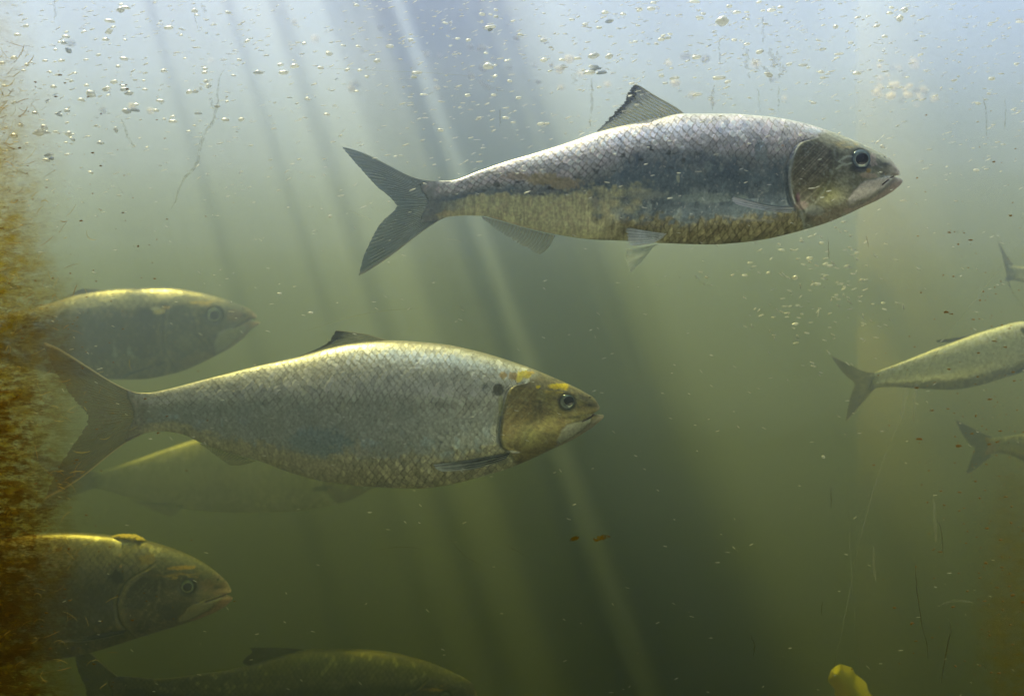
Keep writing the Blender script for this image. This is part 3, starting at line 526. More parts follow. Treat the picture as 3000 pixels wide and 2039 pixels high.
def fish_B():
    Y = .868; r, fy = build(B, palB, Y, 'big deep bodied fish in the middle with yellow gill cover and black shoulder spot', 620, 170)
    eye(r, Y, fy(1659, 1176) - .0004, 1659, 1176, 22, (.26, .30, .24), pr=.64, px=.2, py=-.15)
    fin('tail_fin', r, Y, 0, [(424, 1152), (428, 1180), (430, 1212), (428, 1242), (424, 1268)], [(128, 1002), (150, 1070), (197, 1140), (228, 1180), (266, 1224), (243, 1262), (213, 1304), (182, 1353), (152, 1410), (131, 1463)],
        [(424, 1152), (402, 1151), (384, 1146), (329, 1120), (256, 1073), (176, 1021), (128, 1002)], [(424, 1268), (402, 1280), (380, 1289), (323, 1330), (247, 1395), (190, 1433), (131, 1463)], rays=34, nu=340, nv=76, ray=(.15, .135, .10), mem=(.40, .37, .27), tip=(.22, .19, .13), tipk=.5, op=(.95, .60), th=(4.5, 1.4), rag=8, lead=[(.0, (.80, .76, .62)), (1, (.66, .58, .42))], split=2, seed=9)
    fin('dorsal_fin', r, Y, 0, [(1140, 999), (1080, 1003), (1030, 1008), (980, 1018), (930, 1030), (884, 1044)], [(986, 967), (974, 984), (966, 1000), (950, 1012), (925, 1024), (895, 1036), (870, 1046)],
        [(1140, 999), (1104, 986), (1043, 973), (986, 967)], None, rays=19, nu=240, nv=50, ray=(.44, .43, .32), mem=(.42, .45, .40), tip=(.05, .06, .07), tipk=.95, op=(.92, .72), th=(4, 1), rag=6, lead=[(0, (.50, .50, .42))], seed=13)
    fin('anal_fin', r, Y, 0, [(750, 1350), (700, 1336), (640, 1315), (580, 1296)], [(700, 1364), (672, 1363), (640, 1340), (595, 1306)],
        [(750, 1350), (730, 1358), (700, 1364)], None, rays=20, nu=180, nv=34, ray=(.52, .52, .38), mem=(.48, .50, .36), op=(.85, .6), th=(3, .8), rag=4, seed=15)
    fin('pelvic_fin', r, Y, -.004, [(1125, 1416), (1118, 1420), (1112, 1424)], [(1040, 1408), (1036, 1412), (1042, 1416)], None, None, rays=5, nu=60, nv=24, ray=(.22, .18, .12), mem=(.36, .33, .2), op=(.9, .8), th=(3, 1), rag=2, seed=16)
    f0 = fy(1480, 1327); f1 = fy(1300, 1360)
    fin('pectoral_fin', r, Y, f0 - Y - .001, [(1496, 1318), (1490, 1328), (1480, 1340)], [(1276, 1352), (1280, 1362), (1301, 1369)],
        [(1496, 1318), (1420, 1333), (1340, 1345), (1276, 1352)], [(1480, 1340), (1430, 1358), (1370, 1368), (1301, 1369)], rays=4, nu=100, nv=60, ray=(.55, .57, .48), mem=(.24, .28, .28), op=(1, 1), th=(8, 1.4), rag=3, tip=(.95, .97, .88), tipk=.9, lean=((f1 - f0) / (Y / FP) - 22, -30), lead=[(.0, (.62, .66, .60)), (.16, (.02, .04, .06)), (1, (.5, .48, .36))], split=2, seed=18)

# ---- further fish: the same animal in other poses, each with its own outline
def warp(sp, m, **kw):
    q = dict(sp)
    for k_ in ('top', 'bot', 'gill', 'gillc', 'preop', 'maxilla', 'jawline', 'lowerjaw', 'mouth'): q[k_] = [m(*p) for p in sp[k_]]
    q['tail_x'] = m(sp['tail_x'], 1200)[0]; q['front_x'] = m(sp['front_x'], 1210)[0]; q['unit'] = sp['unit'] * m.s
    ex, ey = m(*sp['eye'][:2]); q['eye'] = (ex, ey, sp['eye'][2] * m.s); q['nostril'] = m(*sp['nostril']); q['cheek'] = m(*sp['cheek'])
    dx = m(sp['front_x'], 1210)[0] - sp['front_x']
    q['front'] = [(v, m(x, 1165 + 80 * v)[0]) for v, x in sp['front']]
    q['spots'] = [(*m(a[0], a[1]), a[2] * m.s, a[3] * m.s, a[4], a[5]) for a in sp['spots'][:2]]; q['marks'] = []
    q.update(kw); return q
class Map:
    """similarity that carries fish B's tail root and snout to two new points, with its own depth scale"""
    def __init__(s, tail, snout, dv=1.0, bx=(390, 1217), by=(1762, 1195)):
        a = np.array(bx); b = np.array(by); s.a = a; s.c = np.array(tail); d0 = b - a; d1 = np.array(snout) - s.c
        s.s = np.hypot(*d1) / np.hypot(*d0); s.t = math.atan2(d1[1], d1[0]) - math.atan2(d0[1], d0[0]); s.dv = dv
    def __call__(s, x, y):
        dx = (x - s.a[0]) * s.s; dy = (y - s.a[1]) * s.s * s.dv; c, n = math.cos(s.t), math.sin(s.t)
        return (s.c[0] + dx * c - dy * n, s.c[1] + dx * n + dy * c)
TB = dict(base=[(424, 1152), (428, 1180), (430, 1212), (428, 1242), (424, 1268)], outer=[(128, 1002), (150, 1070), (197, 1140), (228, 1180), (266, 1224), (243, 1262), (213, 1304), (182, 1353), (152, 1410), (131, 1463)],
          e0=[(424, 1152), (402, 1151), (384, 1146), (329, 1120), (256, 1073), (176, 1021), (128, 1002)], e1=[(424, 1268), (402, 1280), (380, 1289), (323, 1330), (247, 1395), (190, 1433), (131, 1463)])
def far_fish(m, pal, Y, label, over=None, tail=None, dors=None, anal=True, pect=None, pelv=True, nx=300, nv=90, eyek=1, off=0, has_eye=True, finc=None, fat=1.0):
    sp = warp(B, m, **(over or {})); sp['fat'] = fat
    r, fy = build(sp, pal, Y, label, nx, nv, off); u = m.s
    mm = lambda L: [m(*p) for p in L]
    if has_eye:
        ex, ey, er = sp['eye']; eye(r, Y, fy(ex, ey) - .0004, ex, ey, er, (.42, .48, .38), pr=.62, px=.1)
    fc = dict(ray=(.16, .15, .11), mem=(.26, .25, .18), tip=(.12, .12, .09)); fc.update(finc or {})
    t = tail or {k_: mm(v) for k_, v in TB.items()}
    fin('tail_fin', r, Y, off, t['base'], t['outer'], t['e0'], t['e1'], rays=24, nu=150, nv=40, op=(.97, .85), th=(4.5 * u, 1.2 * u), rag=4 * u, lead=[(0, (.5, .5, .4)), (1, (.6, .58, .4))], u=1, seed=21, **fc)
    d = dors or dict(base=mm([(1140, 999), (1030, 1008), (930, 1030), (884, 1044)]), outer=mm([(986, 967), (970, 995), (925, 1024), (870, 1046)]), e0=mm([(1140, 999), (1104, 986), (1043, 973), (986, 967)]))
    fin('dorsal_fin', r, Y, off, d['base'], d['outer'], d.get('e0'), d.get('e1'), rays=14, nu=110, nv=28, ray=(.16, .16, .13), mem=(.14, .15, .13), tip=(.04, .045, .045), op=(.95, .85), th=(4, 1), rag=5 * u, u=1, seed=22)
    if anal:
        fin('anal_fin', r, Y, off, mm([(750, 1350), (700, 1336), (640, 1315), (580, 1296)]), mm([(700, 1364), (672, 1363), (640, 1340), (595, 1306)]), None, None, rays=12, nu=90, nv=20, ray=(.42, .42, .3), mem=(.36, .38, .28), op=(.85, .6), th=(3, .8), rag=3 * u, seed=23)
    if pelv:
        fin('pelvic_fin', r, Y, off - .004, mm([(1125, 1416), (1112, 1424)]), mm([(1040, 1422), (1036, 1440), (1050, 1462)]), None, None, rays=6, nu=50, nv=20, ray=(.55, .56, .42), mem=(.5, .52, .38), op=(.9, .6), th=(3, 1), rag=2, seed=24)
    p = pect or dict(base=mm([(1496, 1318), (1480, 1340)]), outer=mm([(1276, 1352), (1280, 1362), (1301, 1369)]))
    bx, by = p['base'][0]; tx, ty = p['outer'][0]; f0 = fy(bx, by); f1 = fy(tx, ty)
    fin('pectoral_fin', r, Y, f0 - Y - .001, p['base'], p['outer'], p.get('e0'), p.get('e1'), rays=5, nu=60, nv=40, ray=p.get('ray', (.42, .43, .34)), mem=p.get('mem', (.14, .17, .16)), op=(1, 1), th=(7 * u, 1.4), rag=3, tip=p.get('tip', (.6, .6, .5)), lean=((f1 - f0) / (Y / FP) - 9, 0), lead=p.get('lead'), seed=25)
    return r, fy, sp
def front_of(top_end, notch_v, xs):
    return xs
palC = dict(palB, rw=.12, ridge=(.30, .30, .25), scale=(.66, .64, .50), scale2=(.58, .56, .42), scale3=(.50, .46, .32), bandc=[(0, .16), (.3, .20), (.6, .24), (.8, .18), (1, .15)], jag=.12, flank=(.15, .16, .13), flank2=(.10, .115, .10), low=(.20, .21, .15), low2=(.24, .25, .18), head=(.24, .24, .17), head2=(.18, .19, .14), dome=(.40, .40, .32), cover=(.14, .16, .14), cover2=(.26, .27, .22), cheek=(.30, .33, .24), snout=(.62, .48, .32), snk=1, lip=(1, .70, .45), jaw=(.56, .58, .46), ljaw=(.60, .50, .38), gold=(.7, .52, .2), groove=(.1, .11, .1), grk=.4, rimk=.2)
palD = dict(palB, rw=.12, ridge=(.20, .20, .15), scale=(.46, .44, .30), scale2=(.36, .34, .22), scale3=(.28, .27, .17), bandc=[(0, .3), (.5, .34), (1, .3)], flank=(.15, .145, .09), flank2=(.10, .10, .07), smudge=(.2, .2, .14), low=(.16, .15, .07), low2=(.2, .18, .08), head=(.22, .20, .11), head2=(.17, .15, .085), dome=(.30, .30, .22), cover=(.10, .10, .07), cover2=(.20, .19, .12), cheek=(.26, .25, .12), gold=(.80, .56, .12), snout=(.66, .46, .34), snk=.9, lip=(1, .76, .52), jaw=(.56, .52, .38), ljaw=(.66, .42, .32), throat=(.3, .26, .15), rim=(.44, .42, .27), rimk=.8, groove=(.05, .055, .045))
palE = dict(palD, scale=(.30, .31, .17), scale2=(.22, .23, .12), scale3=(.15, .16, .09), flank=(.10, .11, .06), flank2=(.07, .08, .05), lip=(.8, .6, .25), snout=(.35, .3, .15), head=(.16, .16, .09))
palG = dict(palB, scale=(.96, .96, .80), scale2=(.92, .92, .74), scale3=(.82, .82, .62), ridge=(.85, .86, .66), bandc=[(0, .25), (.5, .26), (1, .25)], jag=.05, flank=(.76, .78, .62), flank2=(.68, .70, .54), smudge=(.5, .5, .34), low=(.34, .33, .18), low2=(.38, .37, .2), flanksc=.05, edgek=.75, stalk=(.30, .30, .18))
palF = dict(palG, scale=(.90, .90, .60), scale2=(.85, .85, .55), flank=(.70, .72, .48), flank2=(.64, .66, .43), low=(.74, .75, .50), low2=(.78, .79, .54))

def fish_C():
    m = Map((-190, 985), (752, 938), .74); u = 1.0
    over = dict(front_x=761, top=[(-210, 960), (-150, 950), (-60, 935), (40, 915), (110, 899), (165, 884), (219, 866), (311, 851), (402, 844), (494, 844), (585, 857), (658, 877), (713, 897), (746, 913), (770, 930)],
        bot=[(-210, 1040), (-150, 1035), (-60, 1045), (60, 1075), (200, 1100), (329, 1112), (402, 1112), (512, 1094), (585, 1066), (636, 1040), (677, 1018), (713, 990), (735, 968), (770, 950)], tail_x=-200,
        front=[(0, 735), (.12, 746), (.28, 752), (.40, 748), (.52, 733), (.62, 752), (.75, 762), (.9, 752), (1, 726)], eye=(638, 925, 22), nostril=(715, 905), cheek=(560, 1000),
        gill=[(545, 868), (520, 885), (508, 910), (500, 950), (498, 990), (505, 1030), (520, 1060)], gillc=[(510, 900), (560, 890), (600, 960), (590, 1020), (545, 1050), (510, 1020)], preop=[(590, 930), (598, 975), (620, 1010), (636, 1036)],
        maxilla=[(650, 975), (690, 962), (722, 955), (725, 968), (700, 990), (660, 1022), (638, 1034), (636, 1010)], jawline=[(640, 1034), (680, 1015), (715, 985), (735, 962)], lowerjaw=[(650, 1028), (690, 1000), (720, 965), (758, 948), (758, 962), (720, 988), (675, 1025)], mouth=[(760, 932), (733, 933), (715, 948), (690, 962)],
        spots=[(445, 930, 22, 26, (.05, .06, .06), .8), (482, 914, 18, 9, (1, .84, .38), .95), (472, 905, 14, 6, (1, .95, .75), .9), (500, 903, 12, 5, (.95, .66, .2), .9), (420, 858, 22, 12, (.85, .82, .68), .8), (490, 865, 24, 14, (.85, .80, .66), .8), (330, 872, 26, 16, (.8, .76, .56), .7), (600, 888, 34, 5, (.85, .66, .25), .9), (690, 925, 24, 18, (.62, .44, .30), .6)], unit=.95)
    q = dict(base=[(500, 1058), (490, 1066)], outer=[(366, 1108), (372, 1098), (380, 1090)], ray=(.06, .09, .10), mem=(.05, .08, .09), tip=(.05, .08, .09))
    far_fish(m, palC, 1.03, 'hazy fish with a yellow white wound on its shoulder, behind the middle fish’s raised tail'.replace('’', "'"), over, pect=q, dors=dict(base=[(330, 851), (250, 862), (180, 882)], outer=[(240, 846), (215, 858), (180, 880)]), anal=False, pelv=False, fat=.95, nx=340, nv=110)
def fish_D():
    m = Map((-640, 1775), (678, 1735), .86)
    over = dict(front_x=681, top=[(-660, 1720), (-600, 1722), (-400, 1680), (-200, 1625), (0, 1580), (102, 1563), (205, 1559), (324, 1567), (426, 1583), (494, 1602), (563, 1630), (614, 1660), (648, 1688), (672, 1710), (690, 1726)],
        bot=[(-660, 1830), (-600, 1830), (-400, 1870), (-200, 1925), (0, 1945), (120, 1938), (250, 1915), (375, 1878), (443, 1856), (529, 1830), (597, 1807), (648, 1783), (672, 1768), (690, 1758)], tail_x=-650,
        front=[(0, 664), (.12, 673), (.30, 678), (.42, 676), (.50, 668), (.55, 665), (.62, 676), (.74, 682), (.9, 678), (1, 662)], eye=(563, 1708, 20), nostril=(642, 1694), cheek=(470, 1790),
        gill=[(455, 1655), (426, 1670), (398, 1690), (382, 1715), (372, 1756), (374, 1790), (379, 1810), (392, 1832)], gillc=[(400, 1700), (450, 1672), (490, 1690), (480, 1730), (440, 1770), (385, 1760)], preop=[(488, 1690), (486, 1740), (470, 1770), (452, 1790), (430, 1830)],
        maxilla=[(570, 1765), (610, 1750), (650, 1738), (655, 1748), (620, 1775), (580, 1800), (535, 1820), (530, 1805), (545, 1790)], jawline=[(530, 1818), (560, 1812), (610, 1790), (650, 1758)], lowerjaw=[(560, 1814), (620, 1782), (655, 1750), (680, 1744), (680, 1764), (640, 1788), (590, 1812)], mouth=[(682, 1734), (665, 1739), (645, 1745), (610, 1756)],
        spots=[(368, 1675, 22, 20, (.04, .05, .045), .9), (508, 1785, 36, 26, (.07, .075, .06), .6), (530, 1765, 44, 16, (.08, .085, .06), .6), (545, 1655, 34, 6, (.85, .55, .12), .95), (450, 1628, 26, 16, (.6, .45, .14), .7), (362, 1604, 14, 16, (.8, .78, .6), .5), (370, 1616, 4, 4, (.9, .7, .4), .9), (378, 1645, 4, 4, (.9, .6, .3), .9), (612, 1704, 24, 18, (.45, .32, .2), .6), (375, 1580, 36, 10, (.75, .75, .62), .9)], unit=.98)
    q = dict(base=[(392, 1830), (380, 1842)], outer=[(201, 1857), (206, 1862), (225, 1858)], e0=[(392, 1830), (330, 1836), (260, 1848), (201, 1857)], e1=[(380, 1842), (320, 1856), (260, 1862), (225, 1858)], ray=(.10, .12, .09), mem=(.07, .09, .075), tip=(.6, .58, .4), lead=[(1, (.85, .82, .55)), (.86, (.75, .72, .5))])
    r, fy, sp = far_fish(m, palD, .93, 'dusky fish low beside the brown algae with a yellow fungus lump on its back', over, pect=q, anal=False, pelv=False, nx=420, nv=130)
    # fungus lump on the back
    nu, nv_ = 60, 26; U, V = np.meshgrid(np.linspace(0, 1, nu), np.linspace(0, 2 * math.pi, nv_, endpoint=False), indexing='ij')
    env = np.sin(np.pi * U) ** .45 * (.72 + .55 * fbm(U * 9, V * 0 + 3, 5)); rag = .45 + 1.2 * fbm(U * 22, np.cos(V) * 3 + 4, 9, 4)
    k = .93 / FP; PX = 328 + 100 * U; PZ = 1576 - 4 * np.cos(0) + 10 * U - np.sin(V) * (6.5 * env * rag) - 6 * np.sin(np.pi * U)
    P = np.stack([(PX - 1500) * k + .0008 * (rag - 1) * np.cos(V), 0.93 - .002 + np.cos(V) * .006 * env * rag, (1019.5 - PZ) * k], -1)
    me = npmesh('fungus_growth', P.reshape(-1, 3), gridfaces(nu, nv_, True)); link('fungus_growth', me, plain('ochre_fungus', (1, .76, .16), .9), r)['label'] = 'ragged yellow ochre growth on the back'
def fish_E():
    m = Map((318, 2068), (1402, 2052), .84)
    over = dict(top=[(300, 1992), (330, 1985), (353, 1980), (461, 1987), (582, 1974), (702, 1955), (823, 1920), (900, 1902), (1004, 1900), (1124, 1908), (1245, 1936), (1335, 1972), (1380, 1998), (1402, 2022), (1420, 2040)], eye=(1308, 2030, 17), tail_x=318)
    T = dict(base=[(345, 1980), (335, 2030), (345, 2080)], outer=[(215, 1888), (225, 1960), (262, 2030), (230, 2100), (180, 2170)], e0=[(345, 1980), (300, 1945), (262, 1905), (215, 1888)], e1=[(345, 2080), (280, 2120), (180, 2170)])
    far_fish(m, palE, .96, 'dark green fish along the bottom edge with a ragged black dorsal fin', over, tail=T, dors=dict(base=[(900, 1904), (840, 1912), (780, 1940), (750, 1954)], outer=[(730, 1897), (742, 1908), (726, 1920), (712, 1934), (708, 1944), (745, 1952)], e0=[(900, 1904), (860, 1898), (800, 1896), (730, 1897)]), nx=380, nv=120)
def fish_F():
    m = Map((262, 1408), (1150, 1385), .62)
    over = dict(top=[(250, 1392), (290, 1383), (400, 1346), (548, 1295), (700, 1255), (850, 1250), (1000, 1290), (1100, 1345), (1160, 1385)], bot=[(250, 1425), (290, 1432), (400, 1462), (540, 1490), (700, 1502), (850, 1498), (1000, 1474), (1097, 1428), (1160, 1400)], tail_x=258,
        front=[(0, 1110), (.2, 1135), (.5, 1140), (.8, 1130), (1, 1100)], spots=[(950, 1425, 30, 10, (.08, .1, .06), .8)])
    far_fish(m, palF, 1.10, 'faint ghostly fish mostly hidden behind the belly of the deep bodied middle fish', over, has_eye=False, dors=dict(base=[(700, 1258), (600, 1282)], outer=[(620, 1262), (600, 1280)]), pelv=False, anal=False, nx=220, nv=60, pect=dict(base=[(548, 1478), (530, 1490)], outer=[(390, 1462), (450, 1490), (506, 1512)], ray=(.5, .52, .3), mem=(.4, .42, .25), tip=(.5, .52, .3)))
def fish_G():
    m = Map((2548, 1118), (3112, 1010), .74)
    over = dict(top=[(2540, 1098), (2553, 1094), (2603, 1076), (2679, 1047), (2755, 1016), (2831, 988), (2907, 964), (3000, 942), (3060, 948), (3110, 975)], bot=[(2540, 1146), (2563, 1138), (2603, 1133), (2679, 1137), (2780, 1142), (2856, 1132), (2932, 1110), (3000, 1086), (3060, 1056), (3110, 1020)], tail_x=2545,
        front=[(0, 3085), (.2, 3104), (.5, 3108), (.8, 3104), (1, 3085)], spots=[(2988, 970, 8, 11, (.08, .09, .07), .95)], eye=(3062, 985, 8), unit=.42)
    T = dict(base=[(2562, 1090), (2552, 1116), (2562, 1142)], outer=[(2434, 1040), (2451, 1070), (2482, 1106), (2508, 1122), (2497, 1146), (2484, 1197), (2478, 1237)], e0=[(2562, 1090), (2542, 1092), (2492, 1070), (2434, 1040)], e1=[(2562, 1142), (2548, 1155), (2522, 1187), (2478, 1237)])
    far_fish(m, palG, .97, 'pale gold green fish with a bright back swimming behind the long scratch', over, tail=T, dors=dict(base=[(2850, 982), (2790, 1002)], outer=[(2742, 998), (2744, 1003), (2780, 1003)]), pect=dict(base=[(3000, 1075), (2998, 1085)], outer=[(2930, 1098), (2936, 1106)]), pelv=False, anal=False, nx=300, nv=90, finc=dict(ray=(.22, .22, .16), mem=(.38, .38, .28), tip=(.30, .30, .2)), fat=.9)
    return
def fish_H():
    m = Map((2892, 1308), (3560, 1330), .80)
    T = dict(base=[(2905, 1276), (2893, 1308), (2905, 1340)], outer=[(2798, 1227), (2816, 1268), (2841, 1303), (2861, 1311), (2846, 1344), (2836, 1370), (2828, 1392)], e0=[(2905, 1276), (2897, 1278), (2856, 1256), (2798, 1227)], e1=[(2905, 1340), (2892, 1346), (2856, 1379), (2828, 1392)])
    far_fish(m, dict(palG, scale=(.62, .60, .30), scale2=(.56, .54, .26), flank=(.42, .42, .2), flank2=(.38, .38, .18), stalk=(.5, .36, .14)), 1.01, 'dim fish whose forked grey tail shows below the pale gold green fish', None, tail=T, nx=220, nv=60, finc=dict(ray=(.16, .17, .16), mem=(.22, .23, .21), tip=(.18, .19, .18)))
def fish_I():
    m = Map((2952, 800), (3560, 920), .80)
    T = dict(base=[(2968, 774), (2952, 800), (2956, 838)], outer=[(2922, 700), (2936, 750), (2944, 788), (2958, 840), (2990, 890), (3030, 930)], e0=[(2968, 774), (2950, 750), (2922, 700)], e1=[(2956, 838), (2980, 880), (3030, 930)])
    far_fish(m, dict(palG, stalk=(.16, .17, .15)), 1.02, 'blurred fish of which only the tail root shows, above the pale gold green fish', None, tail=T, nx=220, nv=60)
for f_ in (fish_A, fish_B, fish_C, fish_D, fish_E, fish_F, fish_G, fish_H, fish_I): f_()
# ---------------------------------------------------------------- air bubbles
def bubmesh(kind, seed):
    """unit ellipsoid (long axis x) with a flattened, dented or two-lobed outline"""
    nu, nv = 22, 20; rs = np.random.RandomState(seed)
    u, v = np.meshgrid(np.linspace(0, math.pi, nu), np.linspace(0, 2 * math.pi, nv, endpoint=False), indexing='ij')
    X = np.cos(u); R = np.sin(u); Y = R * np.cos(v); Z = R * np.sin(v)
    if kind == 'cap': Z = np.where(Z > 0, Z, Z * .55) + .12 * (1 - X ** 2)
    if kind == 'blunt': X = np.sign(X) * np.abs(X) ** .8; Z = Z * 1.0
    if kind == 'sliver': X = np.sign(X) * np.abs(X) ** .7
    if kind == 'lobed': Z = Z * (1 + .18 * np.sin(3 * X + 1)) + .10 * np.sin(2.5 * X)
    nz = fbm(X * 1.5 + 5 + seed, Z * 1.5 + 5, seed, 2) + 0; q = 1 + (nz - .5) * (.28 if kind in ('lobed', 'cap') else .15)
    return npmesh('air_bubble', np.stack([X * q, Y * q, Z * q], -1).reshape(-1, 3), gridfaces(nu, nv, True))
BM = {}
for kd, ns in (('cap', 3), ('blunt', 2), ('sliver', 2), ('lobed', 3)):
    for i in range(ns):
        me = bubmesh(kd, 40 + i * 7 + len(kd)); me.materials.append(M_BUB); me.polygons.foreach_set('use_smooth', np.ones(len(me.polygons), bool)); BM[(kd, i)] = me
proto = {}
def bubble(px, py, w_, h_, ang, Y, kd, i, label, group, m=None):
    """w_, h_ full width and height in photograph pixels at distance Y"""
    key = (kd, i, m)
    if key not in proto:
        me = BM[(kd, i)]
        if m: me = me.copy(); me.materials.clear(); me.materials.append(m)
        o = bpy.data.objects.new('air_bubble', me); proto[key] = o
    else: o = proto[key].copy()
    C.objects.link(o); k = Y / FP
    o.location = W(px, py, Y); o.rotation_euler = (0, -math.radians(ang), 0); o.scale = (w_ / 2 * k, h_ / 2 * k * 1.1, h_ / 2 * k)
    return tag(o, label, 'bubble', group)
